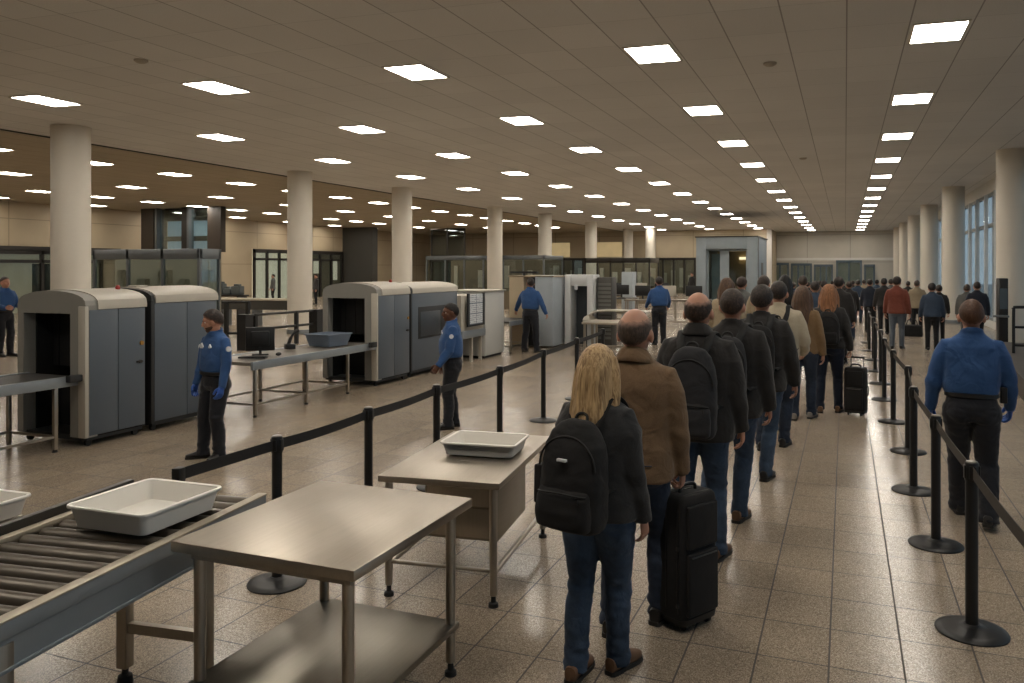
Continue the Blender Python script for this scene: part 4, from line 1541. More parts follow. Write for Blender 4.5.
# table 1: stainless worktable with undershelf (x -2.77..-1.83, y 2.69..3.77)
T1 = thing('steel_worktable', 'stainless steel worktable with a lower shelf, nearest in the foreground', 'table', (-2.285, 3.235, 0))
w_, l_ = 0.95, 1.085
f = BM(); box(f, -w_ / 2, w_ / 2, -l_ / 2, l_ / 2, 0.853, 0.90, 0.006, 2); obj('table_top', f, STEEL_T, T1)
table_legs(T1, w_, l_, 0.855, 0.085, 0.026)
f = BM(); box(f, -w_ / 2 + 0.05, w_ / 2 - 0.05, -l_ / 2 + 0.05, l_ / 2 - 0.05, 0.235, 0.268, 0.006, 2); obj('lower_shelf', f, STEEL_D, T1)
for ya in (-l_ / 2 + 0.075, l_ / 2 - 0.075):
    f = BM(); box(f, -w_ / 2 + 0.06, w_ / 2 - 0.06, ya - 0.015, ya + 0.015, 0.81, 0.854); obj('apron', f, STEEL, T1)

# table 2: behind it, with a drawer box hung under the top
T2 = thing('steel_worktable', 'stainless steel table with a box unit under it and a white tray on top', 'table', (-2.46, 5.145, 0), R(7.2))
w_, l_ = 0.81, 1.43
f = BM(); box(f, -w_ / 2, w_ / 2, -l_ / 2, l_ / 2, 0.738, 0.78, 0.006, 2); obj('table_top', f, STEEL_T, T2)
table_legs(T2, w_, l_, 0.74, 0.055, 0.025)
f = BM(); box(f, -0.25, 0.27, -0.30, 0.44, 0.27, 0.735, 0.01, 2); du = obj('drawer_unit', f, STEEL_D, T2)
f = BM(); box(f, -0.23, 0.25, -0.305, -0.296, 0.50, 0.72, 0.003); box(f, -0.23, 0.25, -0.305, -0.296, 0.29, 0.485, 0.003); obj('drawer_front', f, STEEL, du)
f = BM()
cyl(f, (-w_ / 2 + 0.055, -l_ / 2 + 0.055, 0.22), (w_ / 2 - 0.055, -l_ / 2 + 0.055, 0.22), 0.013, 10)
cyl(f, (w_ / 2 - 0.055, -l_ / 2 + 0.055, 0.2), (w_ / 2 - 0.055, l_ / 2 - 0.055, 0.2), 0.016, 10)
cyl(f, (-w_ / 2 + 0.055, -l_ / 2 + 0.055, 0.2), (-w_ / 2 + 0.055, l_ / 2 - 0.055, 0.2), 0.016, 10)
obj('stretcher', f, STEEL, T2)

# roller conveyor in the near left corner
CONV = thing('roller_conveyor', 'grey roller conveyor in the lower left corner carrying a white tray', 'conveyor', (-2.96, 3.56, 0), R(7.5))
L0, W = -3.6, 0.80
zt = 0.85
f = BM()
box(f, -0.04, 0.0, L0, 0.0, zt - 0.06, zt + 0.002, 0.004)
box(f, -0.03, -0.010, L0, 0.0, zt - 0.175, zt - 0.06)
box(f, -0.03, 0.0, L0, 0.0, zt - 0.18, zt - 0.165, 0.003)
obj('side_rail', f, STEEL_B, CONV)
f = BM(); box(f, -0.05, 0.004, L0, 0.004, zt + 0.002, zt + 0.012, 0.003); obj('rail_cap', f, plain('cream_steel_rail', C(176, 166, 148), 0.4, 0.5), CONV)
f = BM()
box(f, -W, -W + 0.05, L0, 0.0, zt - 0.02, zt + 0.012, 0.004)
box(f, -W + 0.01, -W + 0.035, L0, 0.0, zt - 0.23, zt - 0.02)
obj('side_rail', f, plain('cream_steel_rail', C(176, 166, 148), 0.4, 0.5), CONV)
f = BM(); box(f, -W - 0.05, -W - 0.012, L0, -0.05, zt - 0.16, zt + 0.05, 0.004); obj('guard_rail', f, plain('dark_rail', C(56, 54, 50), 0.35, 0.6), CONV)
f = BM(); cyl(f, (-0.57, 0.015, zt - 0.15), (-0.57, 0.015, zt + 0.03), 0.014, 12); box(f, -0.595, -0.545, -0.015, 0.045, zt + 0.03, zt + 0.115, 0.006); obj('belt_clip', f, BLKM, CONV)
f = BM(); box(f, -W + 0.02, -0.03, -0.02, 0.0, zt - 0.23, zt - 0.06); obj('end_plate', f, STEEL_B, CONV)
n = int(-L0 / 0.112)
rl = None
for i in range(n):
    yy = -0.06 - i * 0.112
    if rl is None:
        f = BM(); lathe(f, [(0.012, -0.365), (0.012, -0.348), (0.043, -0.345), (0.045, -0.335), (0.045, 0.335), (0.043, 0.345), (0.012, 0.348), (0.012, 0.365)], seg=18)
        bmesh.ops.transform(f, matrix=Matrix.Rotation(R(90), 4, 'Y'), verts=f.verts)
        rl = obj('roller', f, ROLLER, CONV)
        o = rl
    else:
        o = rl.copy(); COL.objects.link(o)
    o.location = (-W / 2 + 0.003, yy, zt - 0.045)
for yy in (-0.48, -1.62, -3.2):
    for x in (-0.035, -W + 0.30):
        f = BM(); box(f, x - 0.03, x + 0.03, yy - 0.03, yy + 0.03, 0.08, zt - 0.08, 0.005)
        lg = obj('leg', f, STEEL, CONV)
        f = BM(); lathe(f, [(0.016, 0.09), (0.016, 0.05), (0.034, 0.04), (0.04, 0.0)], (x, yy, 0), 14); obj('foot', f, RUB, lg)
    f = BM(); box(f, -W + 0.30, -0.05, yy - 0.018, yy + 0.018, 0.26, 0.31); obj('cross_brace', f, STEEL, CONV)

make_tray('white tray on the roller conveyor in the foreground', (-3.225, 3.0, zt + 0.002), 2, 0.47, 0.51, 0.118)
make_tray('white tray on the steel table behind the foreground worktable', (-2.40, 5.22, 0.78), 7, 0.53, 0.40, 0.10)
make_tray('white tray cut off by the left edge of the view', (-4.37, 2.80, 0.752), 4, 0.50, 0.50, 0.115)
SD = thing('side_bench', 'steel bench at the left edge under the cut-off white tray', 'table', (-4.79, 2.75, 0), R(4))
f = BM(); box(f, -0.6, 0.62, -0.7, 0.27, 0.71, 0.75, 0.006); obj('table_top', f, STEEL_T, SD)
table_legs(SD, 1.1, 0.5, 0.72, 0.1, 0.025)

# ------------------------------------------------------------------ belt stanchions
BELTW = plain('black_webbing_belt', C(20, 20, 21), 0.7)
BELTR = plain('brown_black_webbing_belt', C(52, 46, 40), 0.7)


def stanchion_mesh():
    f = BM(); lathe(f, [(0.19, 0.0), (0.193, 0.008), (0.188, 0.016), (0.15, 0.026), (0.08, 0.037), (0.045, 0.044), (0.04, 0.05)], seg=48)
    m0 = mesh_of(f, 'base', 50)
    f = BM(); lathe(f, [(0.034, 0.04), (0.034, 0.88)], seg=24); m1 = mesh_of(f, 'post')
    f = BM(); lathe(f, [(0.034, 0.87), (0.0375, 0.875), (0.0375, 0.972), (0.035, 0.978), (0.028, 0.982)], seg=24)
    for a in range(4):
        M = Matrix.Rotation(PI / 2 * a, 4, 'Z')
        box(f, -0.020, 0.020, 0.032, 0.041, 0.885, 0.962, 0.003, M=M)
    m2 = mesh_of(f, 'head')
    f = BM(); lathe(f, [(0.029, 0.978), (0.030, 0.985), (0.02, 0.988), (0.001, 0.989)], seg=24); m3 = mesh_of(f, 'cap')
    return m0, m1, m2, m3


SM_ = stanchion_mesh()
CAPM = plain('cap_grey', C(120, 116, 108), 0.35, 0.4)


def stanchion(label, p, q, group, mat=None, s=1.0, bz=0.925):
    """post at p, its belt drawn out to the point q (or none)"""
    d = (V(q) - V(p)) if q is not None else V((0, 1, 0))
    rz = math.atan2(-d.x, d.y)
    root = thing('belt_stanchion', label, 'stanchion', p, rz, group)
    for me, nm, mt in zip(SM_, ('base', 'post', 'head', 'cap'), (BLKM, BLKM, BLKM, CAPM)):
        o = bpy.data.objects.new(nm, me)
        if not me.materials:
            me.materials.append(mt)
        COL.objects.link(o); o.parent = root
    if q is not None:
        L = math.hypot(d.x, d.y)
        f = BM()
        n = 10
        rings = []
        for i in range(n + 1):
            t = i / n
            yy = 0.040 + (L - 0.080) * t
            sag = -0.012 * 4 * t * (1 - t) + d.z * t
            z = bz + sag
            rings.append([V((-0.0015, yy, z - 0.034)), V((0.0015, yy, z - 0.034)), V((0.0015, yy, z + 0.034)), V((-0.0015, yy, z + 0.034))])
        loft(f, rings)
        obj('belt', f, mat or BELTW, root)
    return root


LS = [V((-3.52, 4.34, 0)), V((-3.56, 5.50, 0)), V((-3.64, 6.80, 0)), V((-3.66, 8.35, 0)), V((-3.86, 10.3, 0)), V((-4.0, 12.2, 0))]
labs = ['black stanchion just behind the foreground steel worktable', 'black stanchion behind the left corner of the tray table', 'black stanchion standing in front of the second blue-shirted officer',
        'black stanchion between the tray table and the blonde traveller, fourth along the left line', 'black stanchion with its round base in the open, fifth along the left line', 'sixth black stanchion of the left line, just short of its end']
for i, p in enumerate(LS):
    q = LS[i + 1] if i + 1 < len(LS) else V((-4.15, 14.2, 0))
    stanchion(labs[i], p, q, 'stanchions along the scanner side')
LSl = thing('belt_stanchion', 'black stanchion beyond the scanner officer bench, end of the left line', 'stanchion', (0, 0, -50))
bpy.data.objects.remove(LSl)
stanchion('black stanchion at the end of the left line near the standing officer', V((-4.15, 14.2, 0)), None, 'stanchions along the scanner side')
# the first belt comes from the conveyor's clip
pc = CONV.matrix_basis @ V((-0.57, 0.015, 0))
d_ = LS[0] - pc
root = thing('barrier_belt', 'black belt end stretched from the conveyor clip to the first stanchion', 'belt', (pc.x, pc.y, 0), math.atan2(-d_.x, d_.y))
f = BM(); Lb = d_.xy.length; box(f, -0.0015, 0.0015, 0.03, Lb - 0.045, 0.89, 0.958); obj('webbing', f, BELTW, root)

RSX = 0.63
RS = [V((0.74, 3.62, 0)), V((0.68, 5.23, 0)), V((0.64, 6.77, 0)), V((0.60, 8.33, 0)), V((0.67, 10.08, 0)), V((0.61, 11.96, 0)), V((0.58, 13.91, 0)), V((0.60, 15.8, 0)), V((0.57, 17.7, 0)), V((0.60, 19.8, 0)), V((0.57, 22.0, 0)), V((0.6, 24.3, 0))]
labs = ['black stanchion just outside the right edge', 'nearest black stanchion at the lower right', 'black stanchion beside the walking officer, second in the right line', 'third black stanchion of the right line, left of the walking officer',
        'fourth black stanchion of the right line', 'fifth black stanchion of the right line', 'sixth black stanchion of the right line', 'seventh black stanchion of the right line', 'eighth black stanchion of the right line', 'ninth black stanchion of the right line beside the red jacket',
        'tenth black stanchion of the right line, far back', 'farthest black stanchion of the right line']
for i, p in enumerate(RS):
    stanchion(labs[i], p, RS[i - 1] if i else None, 'stanchions of the right-hand line', BELTR)

# ------------------------------------------------------------------ x-ray scanners
SC_CREAM = plain('scanner_cream', C(176, 170, 158), 0.45, 0, 0.06)
SC_GREY = plain('scanner_front_grey', C(134, 132, 126), 0.5, 0, 0.06)
SC_BLUE = plain('scanner_blue_grey', C(82, 90, 98), 0.42, 0, 0.07)
SC_DARK = plain('scanner_dark_seam', C(30, 31, 32), 0.55)
TUN = plain('tunnel_black', C(10, 10, 10), 0.8)
CURT = plain('lead_curtain', C(20, 20, 21), 0.55)
YEL = plain('warning_amber', C(150, 110, 40), 0.5)
RED = plain('red_button', C(150, 40, 34), 0.4)


def arch(w, zs, zt, n=14, r=0.0):
    """upper outline of the hood from +x to -x, elliptic arch with low shoulders"""
    return [(w / 2 * math.cos(PI * i / n), zs + (zt - zs) * math.sin(PI * i / n) ** 0.75) for i in range(n + 1)]


def scanner(name, label, x0, x1, y0, y1, zs, zt, opening=True, recess=False, seams=2):
    """hood unit: front frame with tunnel, arched cream cover, blue-grey side doors, plinth on casters"""
    W, L = x1 - x0, y1 - y0
    root = thing(name, label, 'x-ray scanner', ((x0 + x1) / 2, y0, 0))
    z0 = 0.11
    fr = 0.16 if opening else 0.06
    jl, jr = 0.10, 0.25
    oz0, oz1 = 0.16, 1.56
    f = BM()
    if opening:
        prism_y(f, [(-W / 2, z0), (-W / 2 + jl, z0), (-W / 2 + jl, zs), (-W / 2, zs)], 0, fr)
        prism_y(f, [(W / 2 - jr, z0), (W / 2, z0), (W / 2, zs), (W / 2 - jr, zs)], 0, fr)
        a = arch(W, zs, zt)
        prism_y(f, [(-W / 2 + jl, oz1), (W / 2 - jr, oz1), (W / 2 - jr, zs), (-W / 2 + jl, zs)], 0, fr)
        prism_y(f, a, 0, fr)
    else:
        prism_y(f, [(-W / 2, z0), (W / 2, z0)] + arch(W, zs, zt), 0, fr)
    obj('front_frame', f, SC_GREY if opening else SC_DARK, root, 30)
    # cream corner post of the front
    f = BM(); box(f, W / 2 - 0.11, W / 2 + 0.008, -0.012, 0.035, z0, zs - 0.01, 0.008); obj('corner_post', f, SC_CREAM if opening else SC_DARK, root)
    # arched cover
    f = BM()
    a = arch(W + 0.03, zs, zt + 0.012)
    prism_y(f, a + [(-W / 2 - 0.015, zs - 0.05), (W / 2 + 0.015, zs - 0.05)][::1], fr, L)
    obj('top_cover', f, SC_CREAM, root, 30)
    # core and tunnel
    f = BM()
    if opening:
        box(f, -W / 2 + 0.01, -W / 2 + jl + 0.02, fr, L, z0, zs - 0.04); box(f, W / 2 - jr - 0.02, W / 2 - 0.02, fr, L, z0, zs - 0.04)
        box(f, -W / 2 + jl, W / 2 - jr, fr, L, oz1 + 0.02, zs - 0.04); box(f, -W / 2 + jl, W / 2 - jr, L - 0.05, L, z0, oz1 + 0.02); box(f, -W / 2 + jl, W / 2 - jr, fr + 0.3, L - 0.05, z0, 0.72)
        obj('tunnel', f, TUN, root)
        f = BM()
        nst = 7
        for i in range(nst):
            wv = (W - jl - jr) / nst
            xa = -W / 2 + jl + i * wv
            box(f, xa + 0.004, xa + wv - 0.004, fr + 0.22 + 0.012 * (i % 2), fr + 0.226 + 0.012 * (i % 2), 0.88, oz1 + 0.01)
        obj('lead_curtain', f, CURT, root)
    else:
        box(f, -W / 2 + 0.01, W / 2 - 0.02, fr, L, z0, zs - 0.04); obj('cabinet_body', f, SC_DARK, root)
    # side doors on the visible flank
    ys = [0.045 + (L - 0.065) * i / seams for i in range(seams + 1)]
    for i in range(seams):
        f = BM(); box(f, W / 2 - 0.02, W / 2 + 0.006, ys[i] + 0.004, ys[i + 1] - 0.004, z0 + 0.02, zs - 0.055, 0.006)
        sd = obj('side_door', f, SC_BLUE, root)
        if i == seams - 1 and opening:
            f = BM(); cyl(f, (W / 2 + 0.004, ys[i + 1] - 0.06, 1.16), (W / 2 + 0.02, ys[i + 1] - 0.06, 1.16), 0.028, 14); lk = obj('lock', f, YEL, sd)
            f = BM(); cyl(f, (W / 2 + 0.004, ys[i + 1] - 0.085, 0.93), (W / 2 + 0.03, ys[i + 1] - 0.085, 0.93), 0.022, 12); box(f, W / 2 + 0.02, W / 2 + 0.035, ys[i + 1] - 0.15, ys[i + 1] - 0.06, 0.92, 0.945, 0.003); obj('door_handle', f, DARK_FRAME, sd)
    if recess:
        f = BM(); box(f, W / 2 + 0.002, W / 2 + 0.012, 0.28, L - 0.25, 0.72, 1.34, 0.004); rc = obj('access_panel', f, SC_DARK, root)
        f = BM(); box(f, W / 2 + 0.008, W / 2 + 0.016, 0.36, L - 0.8, 0.76, 1.24, 0.003); obj('inner_panel', f, plain('dark_slate', C(52, 58, 64), 0.4), rc)
    f = BM(); box(f, -W / 2 + 0.03, W / 2 - 0.03, 0.04, L - 0.04, 0.07, z0 + 0.02); obj('plinth', f, SC_DARK, root)
    for sx in (-1, 1):
        for yy in (0.10, L - 0.10):
            f = BM(); cyl(f, (sx * (W / 2 - 0.09) - 0.02, yy, 0.04), (sx * (W / 2 - 0.09) + 0.02, yy, 0.04), 0.04, 14); obj('caster', f, RUB, root)
    if opening:
        f = BM(); cyl(f, (W / 2 - 0.07, 0.04, zs - 0.005), (W / 2 - 0.07, 0.04, zs + 0.03), 0.022, 12); obj('stop_button', f, RED, root)
        f = BM(); ball(f, (0.22, L - 0.12, zt + 0.02), (0.03, 0.03, 0.035)); obj('beacon', f, RED, root)
    else:
        f = BM(); box(f, 0.05, 0.2, 0.1, 0.3, zt - 0.01, zt + 0.03, 0.01); obj('vent_box', f, SC_CREAM, root)
    return root


scanner('xray_scanner', 'nearest arched scanner hood with open tunnel facing the left conveyor', -9.38, -8.24, 6.78, 7.65, 1.66, 1.83)
scanner('xray_scanner', 'blue-grey scanner cabinet joined behind the nearest tunnel hood', -9.40, -8.26, 7.75, 8.91, 1.70, 1.84, opening=False, seams=2)
scanner('xray_scanner', 'middle arched scanner hood with open tunnel at the end of the monitor table', -8.82, -7.68, 12.13, 13.28, 1.66, 1.83)
scanner('xray_scanner', 'blue-grey scanner cabinet with dark inset panel behind the middle tunnel hood', -8.86, -7.72, 13.38, 15.36, 1.66, 1.80, opening=False, recess=True, seams=1)


def belt_table(label, x0, x1, y0, y1, zt, legs_y, roll=True, wood=False, nm='scanner_conveyor', belt=None):
    root = thing(nm, label, 'conveyor', ((x0 + x1) / 2, y0, 0))
    W, L = x1 - x0, y1 - y0
    for sx in (-1, 1):
        f = BM(); box(f, sx * W / 2 - 0.025, sx * W / 2 + 0.025, 0, L, zt - 0.11, zt + 0.008, 0.005); obj('side_rail', f, STEEL_B, root)
    f = BM(); box(f, -W / 2 + 0.02, W / 2 - 0.02, 0, L, zt - 0.05, zt - 0.004); obj('belt_bed', f, belt or plain('conveyor_belt_dark', C(50, 49, 47), 0.6), root)
    for yy in legs_y:
        for sx in (-1, 1):
            x = sx * (W / 2 - 0.02)
            f = BM(); box(f, x - 0.022, x + 0.022, yy - y0 - 0.022, yy - y0 + 0.022, 0.03, zt - 0.10, 0.003); lg = obj('leg', f, STEEL, root)
            f = BM(); lathe(f, [(0.02, 0.035), (0.03, 0.0)], (x, yy - y0, 0), 12); obj('foot', f, RUB, lg)
    f = BM()
    for sx in (-1, 1):
        x = sx * (W / 2 - 0.02)
        box(f, x - 0.015, x + 0.015, legs_y[0] - y0, legs_y[-1] - y0, 0.16, 0.19)
    for yy in legs_y:
        box(f, -W / 2 + 0.02, W / 2 - 0.02, yy - y0 - 0.014, yy - y0 + 0.014, 0.16, 0.19)
    obj('stretcher', f, STEEL, root)
    return root


belt_table('grey infeed conveyor leading into the nearest scanner tunnel', -9.16, -8.36, 3.6, 6.76, 0.84, (4.0, 5.65, 6.5))
f = BM(); box(f, -8.34, -8.26, 6.60, 6.76, 0.78, 0.86, 0.008); 
tag(obj('junction_box', f, SC_DARK), 'small black control box where the infeed conveyor meets the nearest scanner', 'control box')
bt = belt_table('long grey conveyor table carrying the black monitor', -8.62, -7.70, 8.96, 12.10, 0.78, (9.05, 10.2, 11.3), belt=plain('worktop_grey', C(120, 114, 106), 0.4, 0.3))
f = BM(); box(f, -7.68, -7.60, 11.86, 12.02, 0.72, 0.81, 0.008); tag(obj('junction_box', f, SC_DARK), 'small black control box where the monitor table meets the middle scanner', 'control box')

# monitor, keyboard, phone-like scanner and grey bin on the table
M_ = thing('monitor', 'black monitor seen from behind on the conveyor table', 'monitor', (-8.22, 9.75, 0.79), R(40))
f = BM(); box(f, -0.21, 0.21, -0.02, 0.02, 0.06, 0.42, 0.01); obj('screen', f, BLKM, M_)
f = BM(); box(f, -0.13, 0.13, -0.06, -0.02, 0.14, 0.36, 0.015); obj('rear_housing', f, BLKM, M_)
f = BM(); box(f, -0.02, 0.02, -0.04, 0.0, 0.01, 0.12); box(f, -0.12, 0.12, -0.09, 0.09, 0.0, 0.016, 0.005); obj('stand', f, BLKM, M_)
K_ = thing('keyboard', 'black keyboard lying beside the monitor', 'keyboard', (-8.02, 9.36, 0.79), R(20))
f = BM(); box(f, -0.2, 0.2, -0.07, 0.07, 0, 0.02, 0.005); obj('case', f, BLKM, K_)
f = BM()
for i in range(12):
    for j in range(4):
        box(f, -0.185 + i * 0.031, -0.16 + i * 0.031, -0.055 + j * 0.029, -0.032 + j * 0.029, 0.02, 0.026)
obj('keys', f, plain('key_grey', C(50, 50, 50), 0.5), K_)
B_ = thing('grey_bin', 'blue-grey plastic bin lying on the table behind the monitor', 'bin', (-8.14, 11.35, 0.79), R(-5))
f = BM()
loft(f, [rrect(-0.22, 0.22, -0.24, 0.24, 0.0, 0.03), rrect(-0.27, 0.27, -0.3, 0.3, 0.2, 0.04), rrect(-0.26, 0.26, -0.29, 0.29, 0.2, 0.035), rrect(-0.215, 0.215, -0.235, 0.235, 0.012, 0.03)])
obj('tub', f, plain('bin_blue_grey', C(104, 116, 132), 0.45), B_)
f = BM(); loft(f, [rrect(-0.285, 0.285, -0.315, 0.315, 0.19, 0.05), rrect(-0.285, 0.285, -0.315, 0.315, 0.205, 0.05), rrect(-0.26, 0.26, -0.29, 0.29, 0.207, 0.035), rrect(-0.26, 0.26, -0.29, 0.29, 0.19, 0.035)], closed=True); obj('rim', f, plain('bin_blue_grey', C(104, 116, 132), 0.45), B_)
W_ = thing('handset', 'black handset standing in a cradle between monitor and grey bin', 'handset', (-8.33, 10.62, 0.79), R(-30))
f = BM(); tube(f, cr([(0, -0.05, 0.08), (0, 0.0, 0.2), (0, 0.06, 0.27), (0, 0.12, 0.30)], 4), [0.03] * 4 + [0.022] * 4 + [0.03] * 5, 10); obj('grip', f, BLKM, W_)
f = BM(); box(f, -0.06, 0.06, -0.1, 0.05, 0, 0.09, 0.01); obj('cradle', f, BLKM, W_)
f = BM(); ball(f, (0, 0, 0.028), (0.035, 0.055, 0.028)); o = obj('mouse', f, BLKM); o.location = (-7.88, 9.75, 0.788); tag(o, 'small black mouse near the edge of the monitor table', 'mouse')

# papers board, open table and white cabinet past the middle scanner
WC = thing('white_cabinet', 'tall white panel cabinet beyond the papers board', 'cabinet', (-8.25, 17.45, 0))
WCAB = plain('cabinet_white', C(184, 184, 180), 0.45, 0, 0.05)
f = BM(); box(f, -0.5, 0.5, -0.62, 0.5, 0.06, 1.55, 0.012); obj('case', f, WCAB, WC)
f = BM(); box(f, 0.495, 0.508, -0.6, 0.47, 0.1, 1.5, 0.004); obj('door', f, WCAB, WC)
f = BM(); box(f, -0.54, 0.54, -0.66, 0.54, 1.55, 1.58, 0.006); obj('top', f, SC_CREAM, WC)
f = BM(); box(f, -0.45, 0.45, -0.55, 0.45, 0, 0.07); obj('plinth', f, SC_DARK, WC)
ST = thing('side_cabinet', 'cream box cabinet with open underside carrying a papers board', 'cabinet', (-8.25, 16.2, 0))
f = BM(); box(f, -0.5, 0.5, -0.6, 0.55, 0.62, 1.50, 0.012); obj('case', f, SC_CREAM, ST)
f = BM(); box(f, -0.52, 0.54, -0.62, 0.58, 0.55, 0.72, 0.006); obj('ledge', f, STEEL_B, ST)
for x in (-0.45, 0.45):
    for yy in (-0.5, 0.0, 0.48):
        f = BM(); box(f, x - 0.03, x + 0.03, yy - 0.03, yy + 0.03, 0, 0.56); obj('leg', f, SC_CREAM, ST)
NB = thing('papers_board', 'dark framed board with white printed sheets beside the middle scanner', 'notice board', (-7.66, 15.75, 0.86))
f = BM(); box(f, -0.03, 0.0, 0, 0.10, -0.05, 0.68); box(f, -0.03, 0.0, 0.78, 0.88, -0.05, 0.68); box(f, -0.03, 0.0, 0.1, 0.78, -0.05, -0.01); obj('frame', f, SC_DARK, NB)
m, nt, bb = newmat('printed_sheets')
tc = N(nt, 'ShaderNodeTexCoord'); sp = N(nt, 'ShaderNodeSeparateXYZ'); nt.links.new(tc.outputs['Object'], sp.inputs[0])
l1 = line_mask(nt, sp.outputs[2], 0.045, 0.0, 0.012)
nz = N(nt, 'ShaderNodeTexNoise', Scale=14.0); nt.links.new(tc.outputs['Object'], nz.inputs['Vector'])
l1 = math_n(nt, 'MULTIPLY', l1, math_n(nt, 'GREATER_THAN', nz.outputs['Fac'], 0.45))
l2 = math_n(nt, 'MAXIMUM', line_mask(nt, sp.outputs[1], 0.34, 0.1, 0.02), line_mask(nt, sp.outputs[2], 0.23, 0.0, 0.02))
nt.links.new(mix_c(nt, math_n(nt, 'MAXIMUM', l1, l2), C(196, 200, 204), C(96, 106, 122)), bb.inputs['Base Color'])
f = BM(); box(f, -0.022, -0.006, 0.1, 0.78, -0.01, 0.66); obj('sheets', f, m, NB)

belt_table('grey outfeed conveyor beside the white cabinet', -8.6, -7.62, 18.0, 19.55, 0.79, (18.1, 19.2))

# tall beige machine with open front, dark bar on top
TM = thing('tall_scanner', 'tall beige box machine with dark opening behind the officer with spread arms', 'x-ray scanner', (-7.72, 19.65, 0))
BEIGE = plain('machine_beige', C(172, 156, 130), 0.5)
PBLUE = plain('machine_pale_blue', C(158, 166, 172), 0.45)
f = BM(); box(f, -0.62, -0.20, 0, 1.5, 0.05, 1.90, 0.015); obj('side_case', f, BEIGE, TM)
f = BM(); box(f, 0.12, 0.62, 0, 1.5, 0.05, 1.90, 0.015); obj('side_case', f, PBLUE, TM)
f = BM(); box(f, -0.2, 0.12, 0.5, 1.5, 0.05, 1.88); box(f, -0.2, 0.12, 0.02, 0.5, 0.05, 0.9); obj('tunnel', f, TUN, TM)
f = BM(); box(f, -0.64, 0.64, 0.0, 1.5, 1.86, 1.90); obj('roof', f, BEIGE, TM)
f = BM(); box(f, -0.55, 0.20, -0.08, 0.06, 1.96, 2.01); box(f, -0.2, -0.15, -0.04, 0.02, 1.9, 1.97); obj('top_bar', f, SC_DARK, TM)

# walk-through detector
WD = thing('metal_detector', 'white walk-through metal detector frame right of the tall beige machine', 'metal detector', (-6.62, 20.35, 0))
PW = plain('detector_white', C(196, 198, 198), 0.4)
f = BM(); box(f, -0.40, -0.23, 0, 0.62, 0.02, 1.92, 0.02); obj('side_panel', f, PW, WD)
f = BM(); box(f, 0.23, 0.40, 0, 0.62, 0.02, 1.92, 0.02); obj('side_panel', f, PW, WD)
f = BM(); box(f, -0.23, 0.23, 0, 0.62, 1.62, 1.92, 0.01); obj('header', f, PW, WD)
f = BM(); box(f, -0.23, 0.23, 0.5, 0.56, 0.02, 1.62); obj('dark_curtain', f, plain('dark_slate', C(52, 58, 64), 0.4), WD)
f = BM(); box(f, -0.12, -0.03, -0.006, 0.004, 1.52, 1.66); obj('indicator', f, BADGE, WD)
DC = thing('equipment_rack', 'dark grey slotted equipment rack right of the metal detector', 'rack', (-5.98, 20.6, 0))
f = BM(); box(f, -0.20, 0.20, 0, 0.5, 0.0, 1.85, 0.01); obj('case', f, DARK_PANEL, DC)
f = BM()
for i in range(14):
    box(f, -0.18, 0.18, -0.01, 0.004, 0.2 + i * 0.11, 0.27 + i * 0.11)
obj('front_panels', f, plain('rack_front_grey', C(96, 96, 92), 0.5), DC)


def bench(label, x, y, rz, w, l, h, nm='inspection_table', mat=None, clutter=0):
    root = thing(nm, label, 'table', (x, y, 0), R(rz))
    f = BM(); box(f, -w / 2, w / 2, -l / 2, l / 2, h - 0.05, h, 0.006); obj('table_top', f, mat or STEEL_T, root)
    for sx in (-1, 1):
        for sy in (-1, 1):
            f = BM(); xx, yy = sx * (w / 2 - 0.06), sy * (l / 2 - 0.06); box(f, xx - 0.025, xx + 0.025, yy - 0.025, yy + 0.025, 0, h - 0.05); obj('leg', f, STEEL, root)
    f = BM(); box(f, -w / 2 + 0.06, w / 2 - 0.06, -0.02, 0.02, 0.2, 0.24); obj('stretcher', f, STEEL, root)
    return root


bench('pale inspection table in front of the metal detector, nearest of the benches', -5.15, 18.6, 0, 1.3, 1.1, 0.82)
bench('pale inspection table behind the nearest bench', -5.75, 21.9, 0, 1.5, 0.9, 0.9)
# curved chute between the benches
CH = thing('curved_chute', 'pale curved roller chute rising over the inspection benches', 'conveyor', (-5.5, 20.45, 0))
f = BM(); tube(f, cr([(-0.75, -0.3, 0.62), (-0.72, -0.25, 0.9), (-0.4, -0.2, 0.98), (0.2, -0.2, 0.99), (0.7, -0.2, 0.97), (0.78, -0.2, 0.9)], 5), [(0.035, 0.2)] * 26, 10, ref=(0, 0, 1)); obj('guide', f, SC_CREAM, CH)
for x in (-0.7, 0.7):
    f = BM(); box(f, x - 0.03, x + 0.03, -0.25, -0.19, 0, 0.9); obj('leg', f, STEEL, CH)

# desks with monitors further back between the columns
for i, (px, t, l) in enumerate(((598, 30, 'far dark desk with screens right of the metal detector'), (640, 33, 'far dark desk with screens behind the far officer'), (668, 28, 'far desk with pale bins beside the far officer'))):
    p = AT(px, t)
    d = bench(l, p.x, p.y, 8, 3.0, 0.8, 1.0, 'far_desk', DARK_PANEL if i < 2 else plain('desk_grey_brown', C(112, 104, 92), 0.5))
    for j in range(3):
        q = thing('desk_screen', '%s screen on the %s' % (('left', 'middle', 'right')[j], l), 'monitor', (p.x - 0.9 + 0.9 * j, p.y + 0.02 * j, 1.0), R(6 * j - 4))
        f = BM(); box(f, -0.28, 0.28, -0.02, 0.02, 0.12, 0.48, 0.01); obj('screen', f, BLKM if j != 1 else SC_CREAM, q)
        f = BM(); box(f, -0.03, 0.03, 0.0, 0.04, 0, 0.14); box(f, -0.12, 0.12, -0.07, 0.07, 0, 0.015); obj('stand', f, BLKM, q)
